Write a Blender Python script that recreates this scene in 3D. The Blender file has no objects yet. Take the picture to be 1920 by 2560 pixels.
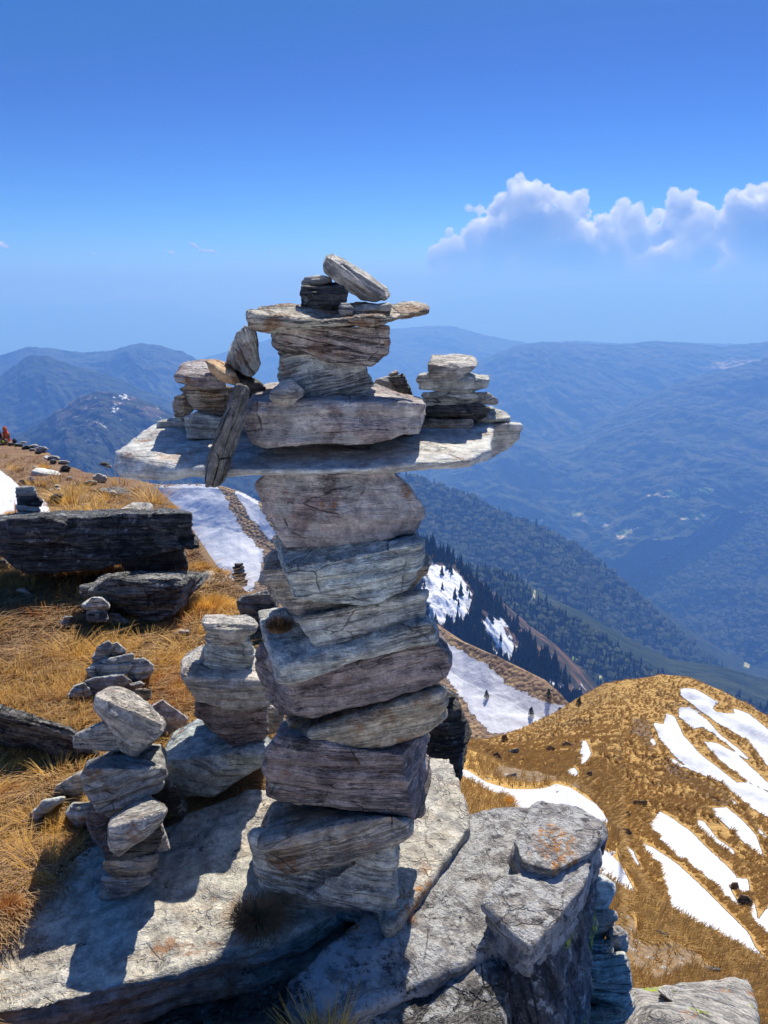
import bpy, bmesh, math, random
import numpy as np
from mathutils import Vector, Matrix, Euler

# ------------------------------------------------------------------ camera, sky, sun, exposure
scene = bpy.context.scene
R = math.radians
FPX, CX, CY, PITCH = 1923.0, 960.0, 1280.0, R(16.0)      # photograph is 1920 x 2560
CAM = np.array([0.0, 0.0, 1.65])
SUN_EL, SUN_AZ = R(51), R(15)                            # azimuth to the right of +Y

cd = bpy.data.cameras.new("camera"); cam = bpy.data.objects.new("camera", cd)
scene.collection.objects.link(cam); scene.camera = cam
cam.location = CAM; cam.rotation_euler = (R(90) - PITCH, 0, 0)
cd.sensor_fit = 'VERTICAL'; cd.sensor_height = 24.0; cd.lens = 24.0 * FPX / 2560.0
cd.clip_start = 0.05; cd.clip_end = 400000

world = bpy.data.worlds.new("World"); scene.world = world; world.use_nodes = True
wn = world.node_tree; bg = wn.nodes["Background"]
sky = wn.nodes.new("ShaderNodeTexSky"); sky.sky_type = 'NISHITA'; sky.sun_disc = False
sky.sun_elevation = SUN_EL; sky.sun_rotation = SUN_AZ
sky.altitude = 2500; sky.air_density = 1.0; sky.dust_density = 0.4; sky.ozone_density = 3.0
def vm(op, a, k):
    d = wn.nodes.new("ShaderNodeVectorMath"); d.operation = op; wn.links.new(a, d.inputs[0]); d.inputs['Scale'].default_value = k; return d.outputs[0]
gam = wn.nodes.new("ShaderNodeGamma"); gam.inputs['Gamma'].default_value = 2.55       # a deeper, more saturated blue
wn.links.new(vm('SCALE', sky.outputs[0], .12), gam.inputs['Color']); tint = wn.nodes.new("ShaderNodeVectorMath"); tint.operation = 'MULTIPLY'; tint.inputs[1].default_value = (.48, .58, .66)
wn.links.new(vm('SCALE', gam.outputs[0], 1 / .12), tint.inputs[0]); flo = wn.nodes.new("ShaderNodeVectorMath"); flo.operation = 'MAXIMUM'; flo.inputs[1].default_value = (.07, .68, 2.6)      # floor added to brighten the high sky and fill the shadows
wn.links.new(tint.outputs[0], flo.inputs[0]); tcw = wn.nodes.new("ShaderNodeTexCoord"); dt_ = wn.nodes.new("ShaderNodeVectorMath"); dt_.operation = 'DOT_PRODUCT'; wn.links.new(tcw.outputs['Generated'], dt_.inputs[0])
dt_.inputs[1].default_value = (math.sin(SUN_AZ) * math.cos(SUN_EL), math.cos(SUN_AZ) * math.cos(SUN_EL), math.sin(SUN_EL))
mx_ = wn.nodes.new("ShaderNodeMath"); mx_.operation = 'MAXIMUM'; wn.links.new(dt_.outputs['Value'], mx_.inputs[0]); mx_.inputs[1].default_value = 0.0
pw_ = wn.nodes.new("ShaderNodeMath"); pw_.operation = 'POWER'; wn.links.new(mx_.outputs[0], pw_.inputs[0]); pw_.inputs[1].default_value = 30.0       # glow round the sun, added to the sky as shadow fill
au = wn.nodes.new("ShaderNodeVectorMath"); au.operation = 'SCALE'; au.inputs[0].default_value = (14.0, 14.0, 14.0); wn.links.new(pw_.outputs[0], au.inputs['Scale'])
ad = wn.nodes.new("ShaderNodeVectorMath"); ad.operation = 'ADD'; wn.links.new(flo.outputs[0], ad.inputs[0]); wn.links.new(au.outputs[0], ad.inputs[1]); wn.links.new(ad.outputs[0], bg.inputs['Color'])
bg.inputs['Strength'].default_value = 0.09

sl = bpy.data.lights.new("sun", 'SUN'); so = bpy.data.objects.new("sun", sl); scene.collection.objects.link(so)
sl.energy = 3.7; sl.angle = R(0.53); sl.color = (1.0, 0.95, 0.87)
sdir = Vector((math.sin(SUN_AZ) * math.cos(SUN_EL), math.cos(SUN_AZ) * math.cos(SUN_EL), math.sin(SUN_EL)))
so.rotation_euler = (-sdir).to_track_quat('-Z', 'Y').to_euler()

scene.view_settings.view_transform = 'Standard'; scene.view_settings.look = 'None'
scene.view_settings.exposure = 0.80; scene.view_settings.gamma = 1.0; scene.view_settings.use_curve_mapping = False
scene.render.engine = 'CYCLES'
scene.cycles.use_denoising = True
scene.cycles.max_bounces = 16; scene.cycles.diffuse_bounces = 4; scene.cycles.glossy_bounces = 2; scene.cycles.volume_bounces = 16
scene.cycles.transparent_max_bounces = 8
scene.cycles.caustics_reflective = False; scene.cycles.caustics_refractive = False

# ------------------------------------------------------------------ helpers: pixels <-> world
FULL = (0.0, 0.0, 1.15732)
CA = (240, 600, .66305); CB = (560, 1160, .40989); CC = (0, 1040, .42194); CD = (0, 1500, .47927)
CE = (560, 1860, .63894); CF = (1040, 1160, .53044); CG = (1100, 1640, .49427); CH = (0, 1030, .19289)
CK = (1020, 400, .5425)
CP, SP = math.cos(PITCH), math.sin(PITCH)

def dirs(x, y):
    dx = (np.asarray(x, float) - CX) / FPX; dy = -(np.asarray(y, float) - CY) / FPX
    return dx, CP + dy * SP, -SP + dy * CP

def P(x, y, Y):
    "the point on the sight line of photo pixel (x, y) that stands Y metres ahead"
    a, b, c = dirs(x, y); t = np.asarray(Y, float) / b
    return np.stack([CAM[0] + a * t, CAM[1] + b * t, CAM[2] + c * t], -1)

def PZ(x, y, z):
    a, b, c = dirs(x, y); t = (z - CAM[2]) / c
    return np.stack([CAM[0] + a * t, CAM[1] + b * t, CAM[2] + c * t], -1)

def to_px(p):
    q = np.asarray(p) - CAM
    f = q[..., 1] * CP - q[..., 2] * SP; u = q[..., 1] * SP + q[..., 2] * CP
    return CX + FPX * q[..., 0] / f, CY - FPX * u / f

def cr(c, u, v): return c[0] + u * c[2], c[1] + v * c[2]

# ------------------------------------------------------------------ helpers: noise
def _hash(ix, iy, iz):
    h = (ix.astype(np.int64) * 374761393 + iy.astype(np.int64) * 668265263 + iz.astype(np.int64) * 1274126177) & 0xffffffff
    h = ((h ^ (h >> 13)) * 1103515245) & 0xffffffff
    h = ((h ^ (h >> 16)) * 2246822519) & 0xffffffff
    return h ^ (h >> 15)

def gn(p):
    "gradient noise, about -1..1"
    p = np.asarray(p, float); i = np.floor(p); f = p - i; i = i.astype(np.int64)
    w = f * f * f * (f * (f * 6 - 15) + 10); out = np.zeros(len(p))
    for a in (0, 1):
        wa = w[:, 0] if a else 1 - w[:, 0]
        for b in (0, 1):
            wb = w[:, 1] if b else 1 - w[:, 1]
            for c in (0, 1):
                wc = w[:, 2] if c else 1 - w[:, 2]
                h = _hash(i[:, 0] + a, i[:, 1] + b, i[:, 2] + c)
                g = ((h & 1023) / 511.5 - 1) * (f[:, 0] - a) + (((h >> 10) & 1023) / 511.5 - 1) * (f[:, 1] - b) + (((h >> 20) & 1023) / 511.5 - 1) * (f[:, 2] - c)
                out += g * wa * wb * wc
    return out * 1.5

def fbm(p, o=4, gain=.5, ridged=False):
    s = np.zeros(len(p)); a = 1.0; q = np.asarray(p, float).copy(); t = 0
    for k in range(o):
        n = gn(q + 17.3 * k); s += a * ((1 - 2 * np.abs(n)) if ridged else n); t += a; a *= gain; q = q * 2.03
    return s / t

def sdist(px, py, poly):
    "signed distance (positive inside) of pixel positions to a polygon"
    V = np.array(poly, float); d = np.full(px.shape, 1e9); ins = np.zeros(px.shape, bool); n = len(V)
    for i in range(n):
        a, b = V[i], V[(i + 1) % n]; e = b - a; L = e @ e + 1e-9
        t = np.clip(((px - a[0]) * e[0] + (py - a[1]) * e[1]) / L, 0, 1)
        d = np.minimum(d, np.hypot(px - a[0] - t * e[0], py - a[1] - t * e[1]))
        if a[1] != b[1]:
            c = ((a[1] > py) != (b[1] > py)) & (px < (b[0] - a[0]) * (py - a[1]) / (b[1] - a[1]) + a[0])
            ins ^= c
    return np.where(ins, d, -d)

def multi_sd(px, py, polys):
    s = np.full(px.shape, -1e9)
    for q in polys: s = np.maximum(s, sdist(px, py, q))
    return s

# ------------------------------------------------------------------ helpers: objects
COL = scene.collection

def link(name, me, mat=None, parent=None):
    o = bpy.data.objects.new(name, me); COL.objects.link(o)
    if mat is not None: me.materials.append(mat)
    if parent is not None: o.parent = parent
    return o

def mesh_from(name, v, f, smooth=True):
    "v: N x 3, f: array of equal-sized faces (M x k)"
    me = bpy.data.meshes.new(name); v = np.ascontiguousarray(v, np.float32); f = np.ascontiguousarray(f, np.int32); k = f.shape[1]
    me.vertices.add(len(v)); me.vertices.foreach_set('co', v.ravel())
    me.loops.add(f.size); me.loops.foreach_set('vertex_index', f.ravel())
    me.polygons.add(len(f)); me.polygons.foreach_set('loop_start', np.arange(0, f.size, k, dtype=np.int32))
    me.polygons.foreach_set('use_smooth', np.full(len(f), smooth)); me.update(calc_edges=True); return me

def tag(o, label=None, cat=None, group=None, kind=None):
    if label: o['label'] = label
    if cat: o['category'] = cat
    if group: o['group'] = group
    if kind: o['kind'] = kind
    return o

def empty(name, loc):
    o = bpy.data.objects.new(name, None); COL.objects.link(o); o.location = loc; o.empty_display_size = .05; return o

# ------------------------------------------------------------------ helpers: materials
class NT:
    def __init__(s, name):
        s.m = bpy.data.materials.new(name); s.m.use_nodes = True; s.t = s.m.node_tree; s.t.nodes.clear()
        s.out = s.n('ShaderNodeOutputMaterial')
    def n(s, typ, ins=None, **kw):
        d = s.t.nodes.new(typ)
        for k, v in kw.items(): setattr(d, k, v)
        for k, v in (ins or {}).items(): s.set(d.inputs[k], v)
        return d
    def set(s, sock, v):
        if isinstance(v, bpy.types.NodeSocket): s.t.links.new(v, sock)
        elif isinstance(v, (tuple, list)) and len(v) == 3 and sock.type == 'RGBA': sock.default_value = (*v, 1)
        else: sock.default_value = v
    def noise(s, vec, scale=5, detail=4, rough=.55, dist=0):
        return s.n('ShaderNodeTexNoise', {'Vector': vec, 'Scale': scale, 'Detail': detail, 'Roughness': rough, 'Distortion': dist}).outputs[0]
    def map(s, vec, scale=(1, 1, 1), loc=(0, 0, 0), rot=(0, 0, 0)):
        return s.n('ShaderNodeMapping', {'Vector': vec, 'Scale': scale, 'Location': loc, 'Rotation': rot}).outputs[0]
    def ramp(s, v, lo, hi, a=0.0, b=1.0):
        return s.n('ShaderNodeMapRange', {'Value': v, 'From Min': lo, 'From Max': hi, 'To Min': a, 'To Max': b}, interpolation_type='SMOOTHSTEP').outputs[0]
    def mix(s, f, a, b, mode='MIX'):
        d = s.n('ShaderNodeMix', data_type='RGBA', blend_type=mode)
        s.set(d.inputs[0], f); s.set(d.inputs[6], a); s.set(d.inputs[7], b); return d.outputs[2]
    def math(s, op, a, b=0.0, c=None, clamp=False):
        d = s.n('ShaderNodeMath', operation=op); d.use_clamp = clamp; s.set(d.inputs[0], a); s.set(d.inputs[1], b)
        if c is not None: s.set(d.inputs[2], c)
        return d.outputs[0]
    def bsdf(s, col, rough=.8, spec=.3, nrm=None, trans=None):
        b = s.n('ShaderNodeBsdfPrincipled', {'Base Color': col, 'Roughness': rough, 'Specular IOR Level': spec})
        if nrm is not None: s.set(b.inputs['Normal'], nrm)
        return b.outputs[0]
    def bump(s, h, dist, strength=1.0, nrm=None):
        d = s.n('ShaderNodeBump', {'Height': h, 'Distance': dist, 'Strength': strength})
        if nrm is not None: s.set(d.inputs['Normal'], nrm)
        return d.outputs[0]
    def end(s, sh): s.t.links.new(sh, s.out.inputs[0]); return s.m

def rock_mat(name, a, b, c=(.1, .09, .09), cm=.35, white=.0, orange=.0, black=.0, lime=.0, rust=.0, rough=.62, spec=.45, bump=1.0, sc=1.0, crack=.5, lines=1.0):
    lf = 1.36 if any(k_ in name for k_ in ('gneiss', 'green grey', 'slate', 'brown grey', 'rust stained', 'banded', 'rust edged')) else 1.0; wm = lambda q: tuple(min(.72, z * f_ * lf) for z, f_ in zip(q, (1.26, 1.19, 1.10))); a, b, c = wm(a), wm(b), wm(c)
    T = NT(name)
    tc = T.n('ShaderNodeTexCoord').outputs['Object']; rnd = T.n('ShaderNodeObjectInfo').outputs['Random']
    off = T.n('ShaderNodeCombineXYZ', {0: T.math('MULTIPLY', rnd, 31.0), 1: T.math('MULTIPLY', rnd, 17.0), 2: T.math('MULTIPLY', rnd, 9.0)}).outputs[0]
    v = T.n('ShaderNodeVectorMath', {0: tc, 1: off}, operation='ADD').outputs[0]
    warp = T.noise(v, 5 * sc, 3); wv = T.n('ShaderNodeVectorMath', {0: v, 1: T.n('ShaderNodeCombineXYZ', {0: 0.0, 1: 0.0, 2: T.math('MULTIPLY', warp, .022)}).outputs[0]}, operation='ADD').outputs[0]
    band = T.noise(T.map(wv, (5.5 * sc, 7 * sc, 22 * sc)), 1, 7, .68)
    fine = T.noise(T.map(wv, (26 * sc, 26 * sc, 130 * sc)), 1, 5, .7)
    patch = T.noise(v, 7 * sc, 7, .68, .5); grain = T.noise(v, 120 * sc, 4, .7); mid = T.noise(v, 26 * sc, 5, .65)
    col = T.mix(T.ramp(band, .30, .72), a, b)
    col = T.mix(T.math('MULTIPLY', T.ramp(patch, .48, .62), cm), col, c)
    col = T.mix(.8, col, T.n('ShaderNodeCombineColor', {0: T.ramp(mid, .34, .68, .48, 1.3), 1: T.ramp(mid, .34, .68, .48, 1.3), 2: T.ramp(mid, .34, .68, .5, 1.28)}).outputs[0], 'MULTIPLY')
    col = T.mix(.34, col, T.n('ShaderNodeCombineColor', {k: T.ramp(fine, .34, .6, .6, 1.12) for k in range(3)}).outputs[0], 'MULTIPLY')
    col = T.mix(.6, col, T.n('ShaderNodeCombineColor', {k: T.ramp(grain, .3, .7, .7, 1.25) for k in range(3)}).outputs[0], 'MULTIPLY')
    lay = T.noise(T.map(wv, (2.6 * sc, 2.6 * sc, 52 * sc), (3, 1, 8)), 1, 5, .62)
    lm = T.math('MULTIPLY', T.math('MULTIPLY', T.ramp(lay, .472, .494), T.ramp(lay, .506, .528, 1.0, 0.0)), T.ramp(patch, .40, .55, .35, 1.0))
    col = T.mix(T.math('MULTIPLY', lm, .28 * min(1, lines)), col, (.035, .033, .032))
    if rust: col = T.mix(T.math('MULTIPLY', T.ramp(T.noise(v, 9 * sc, 6, .7), .60 - .12 * rust, .72 - .1 * rust), .8), col, (.28, .12, .035))
    if black: col = T.mix(T.math('MULTIPLY', T.ramp(T.noise(v, 16 * sc, 7, .72), .64 - .16 * black, .68 - .14 * black), .85), col, (.022, .022, .024))
    if white: col = T.mix(T.math('MULTIPLY', T.ramp(T.noise(T.map(v, (1, 1, 1), (5, 3, 1)), 20 * sc, 7, .74), .66 - .2 * white, .70 - .18 * white), .8), col, (.50, .50, .48))
    vo = T.n('ShaderNodeTexVoronoi', {'Vector': T.map(wv, (1, 1, 2.2)), 'Scale': 5.0 * sc, 'Randomness': 1.0}, feature='DISTANCE_TO_EDGE').outputs[0]
    cmask = T.math('MULTIPLY', T.ramp(T.math('ADD', vo, T.math('MULTIPLY', T.math('SUBTRACT', mid, .5), .04)), .0, .014, 1.0, 0.0), T.ramp(patch, .47, .56))
    cmask = T.math('MULTIPLY', cmask, crack)
    col = T.mix(cmask, col, (.02, .02, .02))
    if orange:
        o = T.math('MULTIPLY', T.ramp(T.noise(T.map(v, (1, 1, 1), (9, 1, 4)), 3.2 * sc, 2), .62 - .1 * orange, .66 - .1 * orange), T.ramp(T.noise(v, 46 * sc, 6, .8), .51, .53))
        col = T.mix(o, col, T.mix(T.ramp(grain, .35, .65), (.30, .11, .02), (.52, .24, .05)))
    if lime:
        o = T.math('MULTIPLY', T.ramp(T.noise(T.map(v, (1, 1, 1), (2, 7, 4)), 3.4 * sc, 2), .66 - .1 * lime, .70 - .1 * lime), T.ramp(T.noise(v, 40 * sc, 5, .7), .44, .52))
        col = T.mix(o, col, (.36, .42, .02))
    h = T.math('ADD', T.math('MULTIPLY', band, 1.0), T.math('MULTIPLY', fine, .55))
    h = T.math('ADD', h, T.math('MULTIPLY', grain, .28)); h = T.math('ADD', h, T.math('MULTIPLY', mid, .8)); h = T.math('SUBTRACT', h, T.math('MULTIPLY', cmask, .7)); h = T.math('SUBTRACT', h, T.math('MULTIPLY', lm, .5 * lines))
    nrm = T.bump(h, .020 / sc, 1.0 * bump)
    return T.end(T.bsdf(col, T.ramp(grain, .3, .7, rough - .12, rough + .2), spec, nrm))

M = {}
M['grey'] = rock_mat('grey schist', (.40, .41, .40), (.22, .24, .25), (.30, .29, .27), .5, rust=.25)
M['greyw'] = rock_mat('pale weathered schist', (.52, .51, .48), (.36, .36, .35), (.42, .38, .33), .5, rust=.2)
M['green'] = rock_mat('green grey schist', (.43, .45, .43), (.27, .30, .30), (.34, .33, .29), .5, rust=.1, bump=1.1)
M['blue'] = rock_mat('blue grey slate', (.34, .39, .40), (.25, .30, .31), (.33, .33, .28), .45, rust=.1)
M['purple'] = rock_mat('purple grey gneiss', (.44, .42, .42), (.28, .24, .245), (.15, .11, .115), .8, rust=.15, white=.6, bump=1.3, lines=.2)
M['brown'] = rock_mat('brown grey schist', (.38, .36, .32), (.24, .215, .19), (.27, .20, .13), .7, rust=.4, bump=1.1)
M['rust'] = rock_mat('rust stained slab', (.39, .36, .29), (.26, .23, .17), (.30, .17, .07), .8, rust=.9)
M['orange'] = rock_mat('orange tinted slate', (.46, .30, .17), (.30, .19, .11), (.22, .17, .14), .6, rust=.9)
M['dark'] = rock_mat('dark lichened rock', (.15, .15, .15), (.08, .085, .09), (.05, .05, .05), .6, white=.35, black=.5, bump=1.4)
M['darkfar'] = rock_mat('dark hillside rock', (.17, .18, .18), (.09, .10, .11), (.05, .05, .05), .6, white=.5, black=.45, bump=1.6, sc=.5)
M['slab'] = rock_mat('broad bedrock slab', (.50, .49, .44), (.38, .39, .36), (.38, .33, .25), .5, orange=.05, black=.14, white=.3, rust=.35, rough=.6, bump=.9, crack=.25, lines=.6)
M['lichen'] = rock_mat('lichen covered outcrop', (.27, .27, .275), (.17, .17, .175), (.34, .32, .29), .5, white=.95, orange=.32, black=.6, bump=1.2, crack=.3, lines=.3)
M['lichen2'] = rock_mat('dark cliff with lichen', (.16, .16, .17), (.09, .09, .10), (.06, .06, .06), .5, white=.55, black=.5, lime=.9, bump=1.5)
M['dark2'] = rock_mat('black craggy rock', (.12, .12, .115), (.05, .05, .05), (.20, .20, .18), .4, white=.4, lime=.5, bump=1.8)
M['dark3'] = rock_mat('striped black and white rock', (.36, .35, .33), (.05, .05, .05), (.03, .03, .03), .6, white=.3, bump=2.2, crack=.9)
M['darkfar2'] = rock_mat('grey green hillside rock', (.36, .37, .35), (.19, .20, .20), (.06, .06, .06), .7, white=.3, black=.4, bump=1.8, sc=.6)
M['lichen3'] = rock_mat('grey lichened rock with lime patches', (.30, .30, .29), (.16, .16, .16), (.05, .05, .05), .7, white=.8, black=.6, lime=1.0, orange=.2, bump=1.6)
M['palec'] = rock_mat('pale blue plate', (.55, .62, .60), (.44, .50, .50), (.40, .40, .36), .3, bump=.7, crack=.1)
M['pale2'] = rock_mat('pale ground rock', (.46, .50, .47), (.34, .37, .36), (.36, .30, .22), .5, orange=.5, white=.4, bump=.9)
M['slabo'] = rock_mat('boulder with orange lichen', (.42, .41, .38), (.30, .30, .29), (.22, .22, .22), .5, orange=.7, white=.5, black=.3, lime=.3, bump=1.0, sc=.6)
M['hillrock'] = rock_mat('dark hill rock', (.36, .28, .18), (.19, .14, .09), (.36, .24, .10), .5, bump=2, sc=.15)
M['slab2'] = M['slab']; M['greyw2'] = M['greyw']
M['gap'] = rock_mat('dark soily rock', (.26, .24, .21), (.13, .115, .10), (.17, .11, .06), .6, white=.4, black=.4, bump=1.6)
M['topslab'] = rock_mat('pale rust edged slab', (.46, .43, .38), (.30, .26, .22), (.22, .17, .14), .6, rust=.9, white=.3, bump=1.4)
M['bronze'] = rock_mat('brown banded block', (.33, .29, .27), (.20, .17, .165), (.40, .38, .36), .6, rust=.6, white=.15, bump=1.3)

def grass_mat(name, a, b, c, tr=.35):
    T = NT(name); g = T.n('ShaderNodeNewGeometry'); r = g.outputs['Random Per Island']
    col = T.mix(T.ramp(r, 0, .6), a, b); col = T.mix(T.ramp(r, .7, 1), col, c)
    n = T.noise(T.n('ShaderNodeTexCoord').outputs['Object'], .6, 3); col = T.mix(T.ramp(n, .35, .7, 0, .35), col, c)
    d = T.bsdf(col, .6, .25); t = T.n('ShaderNodeBsdfTranslucent', {'Color': col}).outputs[0]
    return T.end(T.n('ShaderNodeMixShader', {0: tr, 1: d, 2: t}).outputs[0])
M['grass'] = grass_mat('golden dry grass', (.54, .34, .11), (.70, .48, .18), (.40, .21, .07))
M['grassred'] = grass_mat('russet dry grass', (.50, .20, .05), (.64, .34, .09), (.32, .10, .04))
M['hillgrass'] = grass_mat('hill tussock grass', (.46, .28, .08), (.56, .37, .13), (.36, .21, .08), .3)
M['tussock'] = grass_mat('golden tussock', (.76, .42, .07), (.86, .56, .14), (.50, .23, .04), .4)
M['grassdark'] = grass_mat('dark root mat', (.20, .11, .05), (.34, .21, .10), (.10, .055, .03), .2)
M['litter'] = grass_mat('brown grass litter', (.38, .23, .10), (.52, .35, .17), (.25, .13, .07), .2)

# ------------------------------------------------------------------ helpers: terrain
def loft(rows, x0, x1, nu, nvs, amp, nscale, ridged=True, taper_top=.15, seed=0, fine=.0):
    """rows: polylines of (x, y, Y) in full-view pixels from near to far; returns grid points (nv, nu, 3)"""
    xs = np.linspace(x0, x1, nu); prof = []
    for r in rows:
        r = np.array(sorted(r), float)
        prof.append((np.interp(xs, r[:, 0], r[:, 1]), np.log(np.interp(xs, r[:, 0], r[:, 2]))))
    ys, Ys, tt = [], [], []
    for k in range(len(rows) - 1):
        n = nvs[k]
        for i in range(n):
            t = i / n; ys.append(prof[k][0] * (1 - t) + prof[k + 1][0] * t); Ys.append(prof[k][1] * (1 - t) + prof[k + 1][1] * t); tt.append(k + t)
    ys.append(prof[-1][0]); Ys.append(prof[-1][1])
    ys = np.array(ys); Ys = np.array(Ys)
    if True:                                   # soften the joints between control rows
        for _ in range(3): Ys[1:-1] = (Ys[:-2] + Ys[1:-1] * 2 + Ys[2:]) / 4
    X = np.broadcast_to(xs, ys.shape)
    px, py = cr(FULL, X, ys)
    return P(px, py, np.exp(Ys))

def grid_mesh(name, G, attrs=None, smooth=True):
    nv, nu = G.shape[:2]; idx = np.arange(nv * nu).reshape(nv, nu)
    f = np.stack([idx[:-1, :-1], idx[:-1, 1:], idx[1:, 1:], idx[1:, :-1]], -1).reshape(-1, 4)
    me = mesh_from(name, G.reshape(-1, 3), f, smooth)
    for k, a in (attrs or {}).items():
        at = me.attributes.new(k, 'FLOAT', 'POINT'); at.data.foreach_set('value', np.ascontiguousarray(a.ravel(), np.float32))
    return me

def ridge(name, crest, drop, near, mat, amp=.035, nscale=None, nu=560, nv=220, x0=None, x1=None, seed=0, back=.35, label=None):
    """a mountain flank: its crest line (x, y, Y) falls towards the viewer; the far side falls away behind"""
    xs = [c[0] for c in crest]; x0 = min(xs) if x0 is None else x0; x1 = max(xs) if x1 is None else x1
    c = np.array(sorted(crest), float); X = np.linspace(x0, x1, nu)
    cy = np.interp(X, c[:, 0], c[:, 1]); cY = np.interp(X, c[:, 0], c[:, 2])
    k = np.ones(5) / 5; cy = np.convolve(np.pad(cy, 2, 'edge'), k, 'valid')
    Ym = cY.mean(); wob = fbm(np.stack([X / 16, X * 0 + seed, X * 0], 1), 5) * 4.0 * min(1, 9000 / Ym) ** .5; cy = cy + wob
    t = np.linspace(0, 1, nv)[:, None]
    y = cy + drop * t; Y = cY * (1 - near * t ** .85)
    px, py = cr(FULL, np.broadcast_to(X, y.shape), y)
    G = P(px, py, Y); s = nscale or Ym * .16
    q = G.reshape(-1, 3) / s; q = np.stack([q[:, 0] * .8 + q[:, 1] * .5, q[:, 1] * .35, q[:, 2] * 0 + seed * 7.7], 1)
    q[:, :2] += .35 * np.stack([gn(q * .9 + 5), gn(q * .9 + 50)], 1)
    d = fbm(q, 7, .56, True).reshape(G.shape[:2])
    G[..., 2] += (d - .3) * amp * Ym * np.clip(t * 5, 0, 1) ** 1.2
    nb = 14; tb = np.linspace(0, 1, nb + 1)[1:, None]
    B = G[0][None] + np.zeros((nb, 1, 1)); B[..., 1] += Ym * .25 * tb; B[..., 0] += B[..., 0] * .25 * tb; B[..., 2] -= Ym * back * .25 * tb
    G = np.concatenate([B[::-1], G], 0)
    o = link(name, grid_mesh(name, G), mat); tag(o, kind='structure')
    return o, G

def merged(name, proto_v, proto_f, pos, scale, rotz, mat, tilt=0.0, sz=None):
    "many copies of one small shape in ONE mesh"
    pv = np.asarray(proto_v, float); pf = np.asarray(proto_f); n = len(pos); c, s = np.cos(rotz), np.sin(rotz)
    V = pv[None] * scale[:, None, None]
    if sz is not None: V = V * np.stack([np.ones(n), np.ones(n), sz], 1)[:, None]
    x = V[..., 0] * c[:, None] - V[..., 1] * s[:, None]; y = V[..., 0] * s[:, None] + V[..., 1] * c[:, None]
    V = np.stack([x, y, V[..., 2]], -1) + pos[:, None]
    Fc = pf[None] + (np.arange(n) * len(pv))[:, None, None]
    return link(name, mesh_from(name, V.reshape(-1, 3), Fc.reshape(-1, pf.shape[1]), False), mat)

def grid_sample(G, n, rng, r0=0.0, r1=1.0, w=None):
    nv, nu = G.shape[:2]; v = rng.uniform(r0 * (nv - 1), r1 * (nv - 1) - 1e-6, n); u = rng.uniform(0, nu - 1 - 1e-6, n)
    i, j = v.astype(int), u.astype(int); a, b = (v - i)[:, None], (u - j)[:, None]
    return (G[i, j] * (1 - a) * (1 - b) + G[i + 1, j] * a * (1 - b) + G[i, j + 1] * (1 - a) * b + G[i + 1, j + 1] * a * b), i, j

# ------------------------------------------------------------------ far terrain materials
def forest_hill_mat(name, base, light, clear, sc, snow=None, fields=0.0):
    T = NT(name); tc = T.n('ShaderNodeTexCoord').outputs['Object']
    n1 = T.noise(tc, .9 / sc, 6, .6); n2 = T.noise(tc, 14 / sc, 5, .7)
    vo = T.n('ShaderNodeTexVoronoi', {'Vector': tc, 'Scale': 42 / sc}).outputs[0]
    col = T.mix(T.ramp(n2, .35, .7), base, light)
    col = T.mix(T.math('MULTIPLY', T.ramp(n1, .52, .66), .6), col, clear)
    if fields:
        col = T.mix(T.math('MULTIPLY', T.ramp(T.noise(tc, 1.6 / sc, 5, .75), .60, .64), T.ramp(T.noise(T.map(tc, (1, 1, 4)), 22 / sc, 3, .7), .48, .56, 0, fields)), col, (.42, .36, .26))
    if snow is not None:
        z = T.n('ShaderNodeSeparateXYZ', {0: tc}).outputs[2]
        m = T.math('MULTIPLY', T.ramp(T.noise(T.map(tc, (1, 1, .5)), snow[2] / sc, 7, .72), snow[3], snow[3] + .03), T.ramp(z, snow[0], snow[1]))
        rk = T.math('MULTIPLY', T.ramp(T.noise(tc, snow[2] * .7 / sc, 6, .7), .52, .58), T.ramp(z, snow[0], snow[1], 0, .8))
        col = T.mix(rk, col, (.20, .14, .10)); col = T.mix(m, col, (.82, .84, .88))
    fa = T.n('ShaderNodeAttribute', attribute_name='fields').outputs['Fac']
    fm = T.ramp(T.math('ADD', T.math('SUBTRACT', fa, 1.0), T.math('MULTIPLY', T.math('SUBTRACT', T.noise(tc, 60 / sc, 4, .7), .5), 1.6)), -.05, .15)
    col = T.mix(fm, col, T.mix(T.ramp(T.noise(tc, 45 / sc, 3, .6), .45, .55), (.16, .26, .07), (.52, .44, .34)))
    nrm = T.bump(T.math('ADD', T.math('MULTIPLY', vo, -.6), T.math('ADD', n2, T.math('MULTIPLY', n1, 2.0))), sc * .02, 1.0)
    return T.end(T.bsdf(col, .95, .05, nrm))

MF = {
    'near': forest_hill_mat('forest floor', (.018, .03, .016), (.05, .065, .03), (.12, .10, .05), 1500),
    'mid': forest_hill_mat('wooded mountainside', (.02, .035, .02), (.06, .075, .035), (.15, .12, .07), 2600, fields=.5),
    'valley': forest_hill_mat('valley sides with fields', (.03, .05, .03), (.08, .09, .05), (.22, .17, .11), 5000, fields=1.0),
    'far': forest_hill_mat('distant wooded ridge', (.035, .05, .035), (.06, .08, .05), (.14, .12, .08), 8000, fields=.5),
    'snowy': forest_hill_mat('wooded ridge with snow streaks', (.02, .035, .02), (.05, .06, .035), (.14, .10, .06), 2600, snow=(-560, -420, 34, .60)),
}

# ground far below, reaching the horizon
fl = mesh_from('valley_floor', [(-90000, 1500, -3400), (90000, 1500, -3400), (90000, 120000, -3400), (-90000, 120000, -3400)], [(0, 1, 2, 3)])
tag(link('valley_floor', fl, MF['valley']), kind='structure')

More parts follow.
